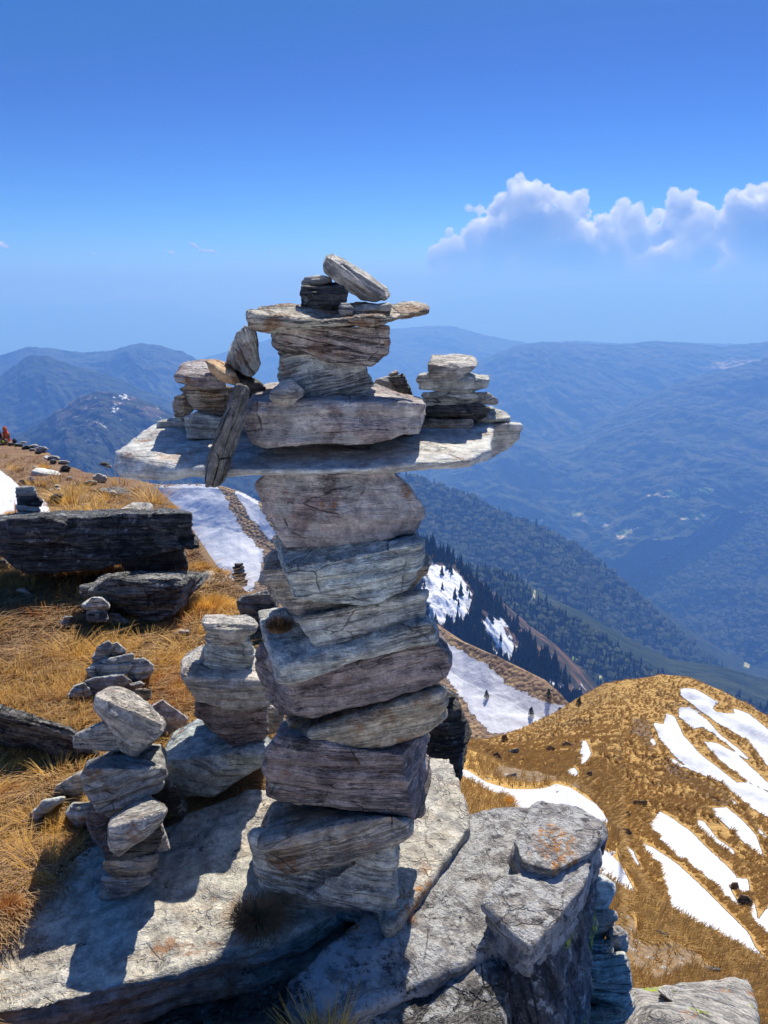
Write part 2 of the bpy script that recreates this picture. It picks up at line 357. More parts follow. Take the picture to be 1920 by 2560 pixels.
ridge('faint_mountain', [(-300, 660, 44000), (0, 658, 44000), (200, 655, 44000), (300, 650, 44000), (370, 652, 44000), (420, 672, 44000), (520, 700, 44000), (600, 740, 44000), (900, 800, 44000)], 160, .2, MF['far'], amp=.012, nv=30, seed=1)
ridge('faint_mountain', [(800, 720, 48000), (900, 668, 48000), (1000, 646, 48000), (1100, 630, 48000), (1200, 620, 48000), (1300, 612, 48000), (1390, 606, 48000), (1480, 614, 48000), (1659, 610, 48000), (2000, 618, 48000)], 200, .2, MF['far'], amp=.012, nv=30, seed=2)
ridge('distant_mountain', [(380, 790, 15000), (500, 756, 15000), (620, 722, 15000), (760, 716, 15000), (840, 711, 15000), (930, 704, 15000), (975, 704, 15000), (1040, 722, 15000), (1140, 741, 15000), (1250, 736, 15500), (1340, 742, 15000), (1480, 740, 15000), (1659, 745, 15000), (1950, 750, 15000)], 260, .3, MF['far'], amp=.03, nv=240, seed=3)
ridge('distant_mountain', [(700, 1010, 10500), (860, 900, 10500), (960, 830, 10500), (1040, 775, 10500), (1110, 748, 10500), (1165, 738, 10500), (1250, 741, 10500), (1340, 745, 10500), (1410, 736, 10500), (1480, 740, 10500), (1560, 748, 10500), (1659, 738, 10500), (2000, 735, 10500)], 330, .35, MF['valley'], amp=.05, nv=240, seed=4)
o5, G5 = ridge('valley_slope', [(800, 1120, 7600), (940, 1010, 7600), (1080, 940, 7600), (1190, 955, 7600), (1240, 945, 7600), (1300, 905, 7600), (1370, 870, 7600), (1450, 832, 7600), (1560, 800, 7600), (1659, 772, 7600), (2000, 740, 7600)], 360, .35, MF['valley'], amp=.05, nv=240, seed=5)
ridge('distant_mountain', [(-300, 790, 8000), (-100, 790, 8000), (0, 768, 8000), (60, 749, 8000), (110, 752, 8000), (180, 762, 8000), (240, 757, 8000), (300, 741, 8000), (345, 746, 8000), (400, 762, 8000), (450, 788, 8000), (520, 815, 8000), (600, 850, 8000), (760, 930, 8000), (950, 1040, 8000)], 330, .35, MF['far'], amp=.05, nv=240, seed=6)
ridge('distant_mountain', [(-300, 850, 5400), (0, 812, 5400), (60, 768, 5400), (100, 768, 5400), (160, 790, 5400), (210, 802, 5400), (270, 824, 5400), (330, 850, 5400), (400, 872, 5400), (520, 930, 5400), (700, 1010, 5400), (850, 1080, 5400)], 330, .35, MF['mid'], amp=.05, nv=240, seed=7)
ridge('snow_streaked_mountain', [(-300, 1010, 3300), (0, 955, 3300), (70, 925, 3300), (120, 890, 3300), (170, 858, 3300), (215, 845, 3300), (270, 852, 3300), (330, 872, 3300), (400, 905, 3300), (480, 945, 3300), (560, 985, 3300), (700, 1045, 3300), (860, 1120, 3300)], 330, .35, MF['snowy'], amp=.05, nv=240, nu=560, seed=8)
o9, G9 = ridge('valley_slope', [(1000, 1440, 5200), (1150, 1330, 5200), (1300, 1290, 5200), (1345, 1270, 5200), (1400, 1225, 5200), (1470, 1185, 5200), (1560, 1130, 5200), (1659, 1068, 5200), (1800, 990, 5200), (2000, 930, 5200)], 520, .42, MF['mid'], amp=.05, nv=260, nu=500, seed=9)
og, GG = ridge('forested_mountain', [(500, 1000, 3300), (700, 1008, 3300), (840, 1020, 3300), (900, 1036, 3300), (1000, 1072, 3200), (1100, 1120, 3100), (1180, 1150, 3000), (1260, 1195, 2950), (1320, 1240, 2900), (1400, 1315, 2850), (1500, 1405, 2800), (1600, 1480, 2700), (1700, 1540, 2700), (1850, 1600, 2700)], 520, .45, MF['near'], amp=.035, nv=200, nu=420, seed=10)
o, GH = ridge('forested_spur', [(700, 1100, 1750), (900, 1180, 1750), (1000, 1228, 1750), (1060, 1235, 1750), (1110, 1250, 1750), (1180, 1310, 1700), (1270, 1360, 1650), (1350, 1420, 1600), (1450, 1480, 1550), (1560, 1500, 1500), (1659, 1535, 1500), (1850, 1600, 1500)], 420, .4, MF['near'], amp=.03, nv=140, nu=380, seed=11)

FP = {'a': [[cr(CF, *p) for p in q_] for q_ in [[(530, 262), (600, 265), (650, 292), (600, 292)], [(640, 190), (700, 195), (760, 225), (830, 245), (920, 265), (905, 300), (840, 295), (780, 270), (730, 235)], [(940, 320), (1050, 295), (1000, 340), (950, 362)], [(1080, 150), (1240, 115), (1460, 110), (1380, 140), (1200, 160)], [(1220, 230), (1400, 225), (1380, 262), (1250, 262)]]],
 'b': [[cr(CF, *p) for p in q_] for q_ in [[(680, 962), (730, 940), (738, 903), (764, 922), (750, 950), (705, 974)], [(835, 982), (870, 990), (888, 1035), (860, 1015)], [(525, 665), (548, 630), (556, 590), (567, 592), (560, 640), (535, 672)], [(925, 568), (960, 578), (1015, 600), (980, 602)], [(755, 375), (795, 378), (780, 386)], [(1480, 840), (1500, 835), (1510, 862)], [(1560, 900), (1590, 905), (1570, 965), (1540, 960)]]]}
for o_, G_, key, w_ in ((o5, G5, 'a', 12.0), (o9, G9, 'a', 12.0), (o, GH, 'b', 3.0), (og, GG, 'b', 3.0)):
    fx_, fy_ = to_px(G_); f_ = np.clip(multi_sd(fx_, fy_, FP[key]) / w_, -1, .6 if key == 'b' else .1)
    at = o_.data.attributes.new('fields', 'FLOAT', 'POINT'); at.data.foreach_set('value', (f_ + 1).ravel().astype(np.float32))

# cliffy spur with snow and firs, right of the cairn
def cliff_mat():
    T = NT('cliff with snow'); tc = T.n('ShaderNodeTexCoord').outputs['Object']
    n1 = T.noise(tc, .02, 6, .65); n2 = T.noise(T.map(tc, (1, 1, .4)), .055, 7, .7); n3 = T.noise(tc, .012, 3)
    col = T.mix(T.ramp(n1, .42, .6), (.03, .035, .025), (.17, .10, .065)); sn = T.n('ShaderNodeAttribute', attribute_name='snow').outputs['Fac']
    m = T.ramp(T.math('ADD', sn, T.math('MULTIPLY', T.math('SUBTRACT', n2, .52), 1.3)), -.02, .05)
    col = T.mix(m, col, (.82, .85, .90))
    return T.end(T.bsdf(col, .9, .1, T.bump(T.math('ADD', n1, n2), 6, 1)))
o, GI = ridge('snowy_cliff_spur', [(700, 1080, 980), (860, 1150, 980), (930, 1180, 980), (985, 1215, 960), (1040, 1270, 940), (1090, 1330, 920), (1140, 1385, 900), (1190, 1430, 880), (1240, 1485, 860), (1300, 1560, 840), (1360, 1640, 820)], 420, .35, cliff_mat(), amp=.05, nscale=110, nv=220, nu=420, seed=12)
gx, gy = to_px(GI); sd = np.maximum(sdist(gx, gy, [cr(CF, *p) for p in [(30, 450), (180, 490), (260, 600), (270, 650), (225, 740), (120, 760), (60, 720), (30, 600)]]) / 55,
    np.maximum(sdist(gx, gy, [cr(CF, *p) for p in [(300, 700), (400, 740), (480, 860), (440, 930), (380, 900), (330, 800)]]) / 70, sdist(gx, gy, [cr(CF, *p) for p in [(480, 960), (560, 1000), (800, 1040), (780, 1090), (640, 1060)]]) / 110 - .1))
at = o.data.attributes.new('snow', 'FLOAT', 'POINT'); at.data.foreach_set('value', np.clip(sd, -.6, .25).ravel().astype(np.float32))

# woods: small trees as one mass each
rng = np.random.default_rng(5)
def cone_tree(tiers=4, sides=6):
    v, f = [], []
    for k in range(tiers):
        z0 = k / tiers * .82; r = .24 * (1 - k / (tiers + .6)); b = len(v)
        for i in range(sides):
            a = 2 * math.pi * i / sides + k; rr = r * (1.0 if i % 2 else .72); v.append((rr * math.cos(a), rr * math.sin(a), z0))
        v.append((0, 0, min(1, z0 + .42)))
        for i in range(sides): f.append((b + i, b + (i + 1) % sides, b + sides))
    return v, f
def blob_tree():
    bm = bmesh.new(); bmesh.ops.create_icosphere(bm, subdivisions=1, radius=.5)
    for w in bm.verts: w.co *= random.uniform(.75, 1.2); w.co.z = w.co.z * .9 + .45
    bm.faces.ensure_lookup_table(); v = [tuple(w.co) for w in bm.verts]; f = [[w.index for w in g.verts] for g in bm.faces]; bm.free(); return v, f
def leaf_mat(name, a, b):
    T = NT(name); r = T.n('ShaderNodeNewGeometry').outputs['Random Per Island']
    return T.end(T.bsdf(T.mix(r, a, b), .9, .1))
M['fir'] = leaf_mat('fir needles', (.012, .022, .014), (.035, .05, .025)); M['oak'] = leaf_mat('oak and rhododendron crowns', (.022, .035, .016), (.085, .10, .045))
random.seed(3); cone = cone_tree(); blob = blob_tree()
def wood(name, G, n, r0, r1, kind, s0, s1, keep=None):
    p, i, j = grid_sample(G, n, rng, r0, r1); k = np.ones(n, bool) if keep is None else keep(p, i, j); xx_, yy_ = to_px(p); k &= multi_sd(xx_, yy_, FP['b']) < -4; k &= gn(p / (s1 * 14)) + .5 * gn(p / (s1 * 4)) > -.62; p = p[k]; n = len(p)
    s = rng.uniform(s0, s1, n) * rng.choice([.7, .9, 1.0, 1.25], n); pr = cone if kind == 'fir' else blob
    p[:, 2] -= s * .05
    return tag(merged(name, *pr, p, s, rng.uniform(0, 6.3, n), M[kind]), kind='stuff')
wood('distant_forest', GG, 26000, .06, .80, 'oak', 16, 34)
wood('distant_fir_forest', GG, 9000, .06, .9, 'fir', 22, 42)
wood('distant_forest', GH, 15000, .09, .9, 'oak', 9, 20)
wood('distant_fir_forest', GH, 9000, .09, .9, 'fir', 14, 30)
sdm = sd
wood('distant_forest', G9, 26000, .06, .75, 'oak', 22, 44)
def keepI(p, i, j): return (sdm[np.minimum(i, sdm.shape[0] - 1), j] < -.12) | (rng.random(len(p)) < .02)
wood('cliff_fir_forest', GI, 11000, .055, .99, 'fir', 9, 20, keepI)

# ------------------------------------------------------------------ hillsides with dry grass and snow
def hill_mat(name, grass_a, grass_b, soil, tsc, snow_amp, tuft=.25, nsc=1.0):
    T = NT(name); tc = T.n('ShaderNodeTexCoord').outputs['Object']; A = lambda k: T.n('ShaderNodeAttribute', attribute_name=k).outputs['Fac']
    big = T.noise(tc, .06 * nsc, 5, .6); mid = T.noise(tc, .5 * nsc, 6, .7); fine = T.noise(tc, 3.0 * nsc, 5, .7)
    tv = T.n('ShaderNodeTexVoronoi', {'Vector': T.map(tc, (1, 1, .6)), 'Scale': tsc, 'Randomness': 1.0}).outputs[0]
    g = T.mix(T.ramp(fine, .3, .7), grass_a, grass_b)
    s = T.mix(T.ramp(fine, .35, .65), soil, tuple(x * 1.7 for x in soil))
    f = T.ramp(T.math('ADD', A('soil'), T.math('MULTIPLY', T.math('SUBTRACT', T.math('ADD', T.math('MULTIPLY', mid, .7), T.math('MULTIPLY', big, .5)), .6), 3.0)), -.15, .3)
    col = T.mix(f, g, s)
    sn = T.math('ADD', A('snow'), T.math('MULTIPLY', T.math('SUBTRACT', T.math('ADD', T.math('MULTIPLY', mid, .6), T.math('MULTIPLY', fine, .4)), .5), snow_amp))
    m = T.ramp(sn, -1.0, 1.0); dirt = T.ramp(T.noise(T.map(tc, (.6, .6, .6)), 1.2 * nsc, 5, .6), .4, .8, 0, .35)
    col = T.mix(m, col, T.mix(dirt, (.62, .64, .68), (.47, .49, .53)))
    h = T.math('ADD', T.math('MULTIPLY', T.math('MULTIPLY', tv, -1.0), T.math('SUBTRACT', 1.0, m)), T.math('ADD', T.math('MULTIPLY', mid, .6), T.math('MULTIPLY', fine, .25)))
    h2 = T.math('ADD', h, T.math('MULTIPLY', m, .8))
    return T.end(T.bsdf(col, T.ramp(m, 0, 1, .95, .65), .15, T.bump(h2, tuft, 1.0)))

def set_at(me, k, a): at = me.attributes.new(k, 'FLOAT', 'POINT'); at.data.foreach_set('value', np.ascontiguousarray(np.asarray(a).ravel(), np.float32))

# the snow spur that runs down from the left behind the cairn
Ccrest = [(200, 1030, 360), (300, 1040, 350), (350, 1047, 345), (430, 1045, 340), (480, 1050, 335), (520, 1062, 330), (560, 1083, 325), (600, 1112, 315), (700, 1190, 290), (800, 1260, 265), (940, 1345, 235), (1000, 1385, 225), (1060, 1412, 215), (1120, 1440, 207), (1180, 1470, 200), (1240, 1530, 190), (1320, 1620, 185)]
back = [(x, y + 60, Y * 1.45) for x, y, Y in Ccrest]
b1 = [(x, y + 12, Y * 1.08) for x, y, Y in Ccrest]
mid1 = [(x, y + 100, Y * .935) for x, y, Y in Ccrest]
low = [(x, y + 330, Y * .76) for x, y, Y in Ccrest]
G = loft([low, mid1, Ccrest, b1, back], 200, 1320, 420, [90, 70, 10, 8], 0, 1)
q = G.reshape(-1, 3); dz = fbm(q / 45, 5, .5, True).reshape(G.shape[:2]) * 2.6 + fbm(q / 9, 4).reshape(G.shape[:2]) * .8
G[..., 2] += dz * np.concatenate([np.ones(150), np.linspace(1, .1, 10), np.zeros(G.shape[0] - 160)])[:, None]
gx, gy = to_px(G)
snowL = [cr(CC, *p) for p in [(900, 425), (1100, 400), (1290, 415), (1330, 470), (1375, 560), (1450, 660), (1560, 790), (1540, 980), (1400, 1100), (1100, 900), (900, 600)]]
snowM = [cr(CC, *p) for p in [(1360, 425), (1440, 440), (1540, 500), (1640, 700), (1600, 760), (1560, 700), (1470, 620), (1420, 520)]]
snowR = [cr(CG, *p) for p in [(-200, -300), (60, -60), (150, 0), (240, 40), (330, 130), (470, 212), (560, 232), (640, 262), (665, 280), (640, 312), (560, 350), (430, 388), (330, 396), (255, 390), (190, 320), (100, 200), (20, 80), (-200, -100)]]
brown = [cr(CC, *p) for p in [(1385, 600), (1430, 600), (1500, 680), (1580, 760), (1540, 790), (1440, 690)]]
sd = np.maximum(sdist(gx, gy, snowL), np.maximum(sdist(gx, gy, snowM) - 5, sdist(gx, gy, snowR))); sd = np.minimum(sd, -sdist(gx, gy, brown) + 3)
me = grid_mesh('snowy_spur', G, {'snow': np.clip(sd, -40, 12), 'soil': np.full(sd.shape, .25)})
tag(link('snowy_spur', me, hill_mat('snowy spur', (.33, .23, .12), (.42, .30, .16), (.19, .13, .085), .8, 60, .6, .35)), kind='structure')
GC, CS = G, sd

# the golden hill and the near grass slope to the right
yg = [(480, 1560), (700, 1560), (900, 1560), (1000, 1612), (1060, 1640), (1100, 1655), (1180, 1672), (1240, 1690), (1300, 1750), (1335, 1800), (1345, 1860), (1400, 1945), (1460, 1985), (1520, 2020), (1590, 2055), (1659, 2090), (1800, 2160), (1950, 2230)]
Yn = dict(x=[480, 700, 900, 1000, 1100, 1230, 1310, 1340, 1400, 1520, 1659, 1950], y=[30, 30, 28, 25, 22, 18, 14, 12, 10, 9, 8.2, 7.5])
Yf = dict(x=[480, 700, 900, 1000, 1100, 1230, 1310, 1340, 1400, 1520, 1659, 1950], y=[62, 62, 58, 52, 46, 40, 33, 28, 23, 19, 16, 14])
rn = [(x, y, np.interp(x, Yn['x'], Yn['y'])) for x, y in yg]
r0 = [(x, 2330, 3.6) for x, y in yg]
rnb = [(x, y + 26, np.interp(x, Yn['x'], Yn['y']) * 1.35) for x, y in yg]
rf = [(x, y + 18, np.interp(x, Yf['x'], Yf['y'])) for x, y in yg]
Dcrest = [(700, 1600, 175), (900, 1625, 170), (1000, 1625, 160), (1060, 1606, 150), (1100, 1590, 145), (1160, 1572, 138), (1240, 1528, 130), (1300, 1490, 124), (1350, 1473, 120), (1430, 1464, 118), (1490, 1471, 114), (1560, 1500, 108), (1610, 1525, 104), (1659, 1555, 100), (1800, 1650, 92), (1950, 1760, 85)]
def between(a, b, t, e=0):
    return [(x, np.interp(x, [p[0] for p in a], [p[1] for p in a]) * (1 - t) + np.interp(x, [p[0] for p in b], [p[1] for p in b]) * t,
             np.interp(x, [p[0] for p in a], [p[2] for p in a]) ** (1 - t - e) * np.interp(x, [p[0] for p in b], [p[2] for p in b]) ** (t + e)) for x, _ in yg]
Dback = [(x, y + 25, Y * 1.12) for x, y, Y in Dcrest]; Dback2 = [(x, y + 160, Y * 1.5) for x, y, Y in Dcrest]
Dc = sorted(set([(x, float(np.interp(x, [p[0] for p in Dcrest], [p[1] for p in Dcrest])), float(np.interp(x, [p[0] for p in Dcrest], [p[2] for p in Dcrest]))) for x, _ in yg] + Dcrest))
G1 = loft([r0, rn, rnb, [(x, y + 240, Y * 1.5) for x, y, Y in rn]], 480, 1950, 480, [190, 8, 8], 0, 1)
G2 = loft([[(x, y + 90, Y * .9) for x, y, Y in rf], rf, between(rf, Dc, .45, .06), Dc, Dback, Dback2], 700, 1950, 520, [10, 130, 130, 8, 8], 0, 1)
q = G1.reshape(-1, 3); w = np.clip(G1[..., 1] / 6, .3, 1.3)
G1[..., 2] += (fbm(q / 2.6, 5).reshape(G1.shape[:2]) * .20 + fbm(q / .5, 3).reshape(G1.shape[:2]) * .045) * w
q = G2.reshape(-1, 3).copy(); gx, gy = to_px(G2)
flow = np.stack([q[:, 0] * .75 + q[:, 1] * .55, (q[:, 1] - q[:, 0]) * .16, q[:, 2] * 0], 1)
w = np.clip(np.concatenate([np.ones(255), np.linspace(1, .3, 15), np.full(G2.shape[0] - 270, .3)]), 0, 1)[:, None]
G2[..., 2] += (fbm(flow / 9, 5, .5, True).reshape(G2.shape[:2]) * 2.4 + fbm(q / 3, 4).reshape(G2.shape[:2]) * .35) * w * np.clip(G2[..., 1] / 85, .08, 1.15); gx, gy = to_px(G2)
SN = [[(1215, 165), (1290, 165), (1410, 235), (1380, 265), (1400, 285), (1490, 290), (1480, 265), (1560, 290), (1659, 370), (1750, 440), (1750, 640), (1659, 560), (1560, 430), (1400, 340), (1270, 240), (1215, 200)],
 [(1205, 255), (1260, 265), (1320, 300), (1350, 320), (1420, 400), (1500, 460), (1580, 530), (1540, 520), (1440, 440), (1330, 360), (1280, 370), (1210, 310)],
 [(1075, 335), (1130, 345), (1145, 290), (1190, 310), (1230, 400), (1310, 490), (1400, 560), (1500, 640), (1560, 640), (1659, 690), (1760, 760), (1760, 880), (1560, 760), (1420, 640), (1270, 580), (1180, 500), (1110, 420)],
 [(1330, 430), (1400, 440), (1500, 490), (1570, 560), (1659, 640), (1760, 730), (1560, 640), (1450, 560), (1370, 480)],
 [(1060, 415), (1085, 425), (1095, 455), (1065, 445)], [(1150, 515), (1190, 525), (1250, 570), (1200, 560)],
 [(715, 425), (740, 430), (765, 490), (740, 540), (712, 550), (708, 490)], [(640, 580), (680, 562), (700, 590), (690, 615), (650, 600)],
 [(870, 850), (910, 865), (905, 900), (875, 885)], [(940, 955), (980, 990), (1015, 1070), (980, 1040), (950, 1000)],
 [(1020, 945), (1080, 970), (1200, 1050), (1330, 1170), (1450, 1290), (1560, 1400), (1600, 1480), (1659, 1540), (1760, 1620), (1600, 1560), (1480, 1490), (1330, 1400), (1180, 1300), (1160, 1240), (1120, 1100), (1110, 1060), (1050, 1000)],
 [(1055, 850), (1110, 785), (1170, 820), (1260, 880), (1340, 960), (1450, 1060), (1520, 1140), (1460, 1160), (1520, 1270), (1440, 1210), (1330, 1100), (1200, 1010), (1110, 930), (1100, 900)],
 [(1290, 820), (1340, 840), (1400, 920), (1480, 980), (1510, 1020), (1440, 980), (1350, 910), (1310, 870)],
 [(1360, 770), (1450, 765), (1530, 830), (1600, 910), (1640, 1020), (1560, 970), (1470, 880), (1390, 810)],
 [(1500, 1120), (1560, 1130), (1565, 1190), (1520, 1200)], [(1560, 1270), (1590, 1245), (1610, 1330), (1659, 1265), (1760, 1300), (1760, 1480), (1640, 1400), (1580, 1330)],
 [(1450, 705), (1510, 750), (1490, 755)], [(1570, 825), (1659, 920), (1760, 1000), (1620, 900)],
 [(785, 975), (850, 985), (920, 1060), (990, 1195), (940, 1180), (830, 1120), (760, 1060), (700, 960)]]
sd = multi_sd(gx, gy, [[cr(CG, *p) for p in q_] for q_ in SN])
G2[..., 2] += np.clip(sd / 14, 0, 1) * .25 * np.clip(G2[..., 1] / 70, .2, 1)
SO = [[(1150, 540), (1280, 600), (1460, 690), (1500, 740), (1420, 760), (1250, 650), (1180, 620), (1100, 660)], [(980, 310), (1060, 330), (1090, 500), (1010, 430), (960, 380)]]
so_ = multi_sd(gx, gy, [[cr(CG, *p) for p in q_] for q_ in SO])
me = grid_mesh('grassy_hill', G2, {'snow': np.clip(sd, -40, 20), 'soil': np.clip(so_ / 12, -1.1, .5)})
tag(link('grassy_hill', me, hill_mat('golden hillside', (.36, .21, .07), (.50, .32, .11), (.15, .10, .06), 2.2, 15, .30, 1.0)), kind='structure')
S2 = sd
gx, gy = to_px(G1)
sd = multi_sd(gx, gy, [[cr(CG, *p) for p in SN[-1]]] + [[cr(CG, *p) for p in [(40, 520), (110, 568), (150, 585), (240, 640), (350, 672), (470, 676), (530, 668), (590, 646), (660, 665), (760, 730), (830, 775), (870, 805), (860, 840), (780, 860), (640, 860), (520, 850), (400, 800), (370, 745), (330, 705), (230, 675), (110, 602)]]])
so_ = multi_sd(gx, gy, [[cr(CG, *p) for p in q_] for q_ in [[(260, 600), (330, 520), (430, 500), (560, 560), (700, 640), (860, 760), (900, 830), (800, 730), (640, 640), (520, 640), (380, 640)], [(900, 1250), (980, 1280), (1000, 1400), (1300, 1560), (1100, 1660), (950, 1600), (880, 1400)], [(1100, 1400), (1300, 1500), (1400, 1600), (1350, 1620), (1150, 1520)]]])
me = grid_mesh('near_slope', G1, {'snow': np.clip(sd, -40, 20), 'soil': np.clip(so_ / 10, -1.0, .55)})
tag(link('near_slope', me, hill_mat('near grass slope', (.42, .25, .07), (.58, .38, .13), (.17, .12, .075), 7.0, 7, .05, 3.0)), kind='structure')
S1 = sd

# tussocks on the golden hill and grass on the near slope: blades in bunches
def tuft_proto(blades, h, spread, w, lean, seed, seg=2):
    r = random.Random(seed); v, f = [], []
    for _ in range(blades):
        a = r.uniform(0, 2 * math.pi); rr = spread * math.sqrt(r.random()) * .35; x0, y0 = rr * math.cos(a), rr * math.sin(a)
        a2 = a + r.uniform(-.5, .5); L = h * r.uniform(.6, 1.1); o = spread * r.uniform(.25, 1.0); pw = a2 + math.pi / 2; b = len(v)
        for k in range(seg + 1):
            t = k / seg; d = o * t ** 1.6; ww = w * (1 - t * .85) / 2
            x = x0 + math.cos(a2) * d + lean[0] * t * t; y = y0 + math.sin(a2) * d + lean[1] * t * t; z = L * (t - .35 * t * t * (o / spread)) - .02 * h
            v.append((x - math.cos(pw) * ww, y - math.sin(pw) * ww, z)); v.append((x + math.cos(pw) * ww, y + math.sin(pw) * ww, z))
            if k: f.append((b + 2 * k - 2, b + 2 * k - 1, b + 2 * k + 1, b + 2 * k))
    return v, f
def scatter_grass(name, G, SD, n, r0, r1, proto, s0, s1, mat, soil=None, sY=None):
    p, i, j = grid_sample(G, n, rng, r0, r1); k = SD[i, j] < -3.5
    if soil is not None: k &= (soil[i, j] < 1) | (rng.random(len(p)) < .12)
    nn = gn(p / 3.0); k &= (nn > -.55)
    p = p[k]; n = len(p); s = rng.uniform(s0, s1, n) * (1 if sY is None else sY(p[:, 1]))
    return tag(merged(name, *proto, p, s, rng.uniform(-.5, .5, n), mat), kind='stuff')
tp = tuft_proto(13, .42, .34, .11, (.10, -.16), 1, 1)
scatter_grass('tussock_grass', G2, S2, 38000, .0, .955, tp, .5, 1.1, M['hillgrass'], None, lambda Y: np.clip(Y / 50, .35, 1))
tp = tuft_proto(9, .20, .14, .022, (.05, -.06), 2, 2)
scatter_grass('slope_grass', G1, S1, 36000, .0, .93, tp, .6, 1.1, M['hillgrass'], so_, lambda Y: np.clip(Y / 11, .5, 1.3))

# ------------------------------------------------------------------ ground to the left: brown soil and dry grass
Lc = [(-260, 925), (-100, 940), (0, 955), (60, 963), (100, 975), (135, 1000), (180, 1018), (235, 1030), (290, 1034), (330, 1046), (385, 1098), (410, 1150), (430, 1195), (475, 1235), (520, 1268), (560, 1300), (590, 1380), (615, 1480), (640, 1600), (665, 1750), (690, 1950), (720, 2200)]
def plane_Y(x, y):
    a, b, c = dirs(*cr(FULL, np.asarray(x, float), np.asarray(y, float))); return (1.65 - .26) / (-c / b - .13)
X = np.linspace(-260, 720, 460); lc = np.array(Lc, float); cy = np.interp(X, lc[:, 0], lc[:, 1]); cy = np.convolve(np.pad(cy, 4, 'edge'), np.ones(9) / 9, 'valid')
cy += fbm(np.stack([X / 14, X * 0, X * 0], 1), 4) * 3
nv = 460; t = np.linspace(0, 1, nv)[:, None]; y = 2330 + (cy - 2330) * t; Yp = plane_Y(np.broadcast_to(X, y.shape), y)
G3 = P(*cr(FULL, np.broadcast_to(X, y.shape), y), Yp)
q = G3.reshape(-1, 3); amp = (np.clip(Yp / 7, .12, 1.3) * np.clip((1 - t) * 12, .15, 1))
G3[..., 2] += fbm(q / np.array([1.3, 1.3, 1.3]), 5).reshape(Yp.shape) * .09 * amp + fbm(q / .5 + 7, 3, .5).reshape(Yp.shape) * .055 * amp ** .5 + fbm(q / .22, 4).reshape(Yp.shape) * .035 * np.clip(amp * 2, .4, 1)
G3[..., 2] -= .10 * np.clip((G3[..., 1] < 2.4) * 1.0, 0, 1) * 0
dt = np.linspace(0, 1, 14)[1:, None]; B = G3[-1][None] + np.zeros((13, 1, 1)); yy = G3[-1][None, :, 1]; far = np.clip((yy - 3) / 4, 0, 1); B[..., 1] += yy * (.15 + .55 * far) * dt; B[..., 0] += (B[..., 0] * .7 + 2.0) * dt * far + .12 * dt; B[..., 2] -= np.maximum(yy * .75, 4.0) * dt ** 1.1
sx_, sy_ = to_px(G3); slabsd = sdist(sx_, sy_, [cr(CD, *p) for p in [(-160, 2190), (0, 2400), (1900, 2400), (1900, 1100), (1400, 985), (1240, 1000), (870, 1190), (480, 1290), (250, 1560), (60, 1700), (-60, 1790)]])
G3[..., 2] -= np.clip((slabsd + 6) / 50, 0, 1) * .30
G3f = np.concatenate([G3, B], 0); gx, gy = to_px(G3f)
snL = [[cr(CH, *p) for p in [(-200, 660), (0, 755), (140, 860), (240, 950), (330, 1020), (460, 1090), (560, 1130), (610, 1180), (650, 1300), (520, 1330), (-200, 1330)]]]
sdl = multi_sd(gx, gy, snL); sdl[len(G3):] = -40
sq = fbm(G3f.reshape(-1, 3) / 1.6, 4).reshape(sdl.shape); pitY = sdist(gx, gy, [cr(CD, *p) for p in [(290, 290), (400, 255), (500, 240), (520, 330), (440, 365), (300, 385)]])
G3f[..., 2] -= np.clip(pitY / 16, 0, 1) * .26
def lground_mat():
    T = NT('brown soil with dry grass'); tc = T.n('ShaderNodeTexCoord').outputs['Object']; A = lambda k: T.n('ShaderNodeAttribute', attribute_name=k).outputs['Fac']
    big = T.noise(tc, .9, 5, .6); mid = T.noise(tc, 6, 6, .7); fine = T.noise(tc, 45, 5, .75); fib = T.noise(T.map(tc, (60, 18, 30), rot=(0, 0, .5)), 1, 5, .7, 1.2)
    soil = T.mix(T.ramp(fine, .3, .7), (.13, .08, .05), (.34, .225, .145)); soil = T.mix(T.ramp(mid, .5, .68), soil, (.30, .15, .07))
    grass = T.mix(T.ramp(fib, .35, .65), (.24, .15, .08), (.42, .29, .15))
    red = T.ramp(T.noise(T.map(tc, (1, 1, 1), (3, 3, 3)), 1.4, 5, .65), .56, .64)
    col = T.mix(T.ramp(T.math('ADD', big, T.math('MULTIPLY', mid, .35)), .66, .90), soil, grass); col = T.mix(T.math('MULTIPLY', red, .7), col, (.20, .075, .035))
    m = T.ramp(T.math('ADD', A('snow'), T.math('MULTIPLY', T.math('SUBTRACT', mid, .5), 8)), -1, 1)
    peb = T.ramp(T.noise(tc, 30, 2, .5), .70, .72); col = T.mix(peb, col, (.42, .40, .37)); col = T.mix(m, col, (.84, .86, .89))
    return T.end(T.bsdf(col, .95, .1, T.bump(T.math('ADD', T.math('ADD', T.math('MULTIPLY', mid, 1.5), T.math('MULTIPLY', fine, .5)), T.math('MULTIPLY', fib, .5)), .035, 1.0)))
me = grid_mesh('hillside_ground', G3f, {'snow': np.clip(sdl, -40, 20)})
tag(link('hillside_ground', me, lground_mat()), kind='structure')

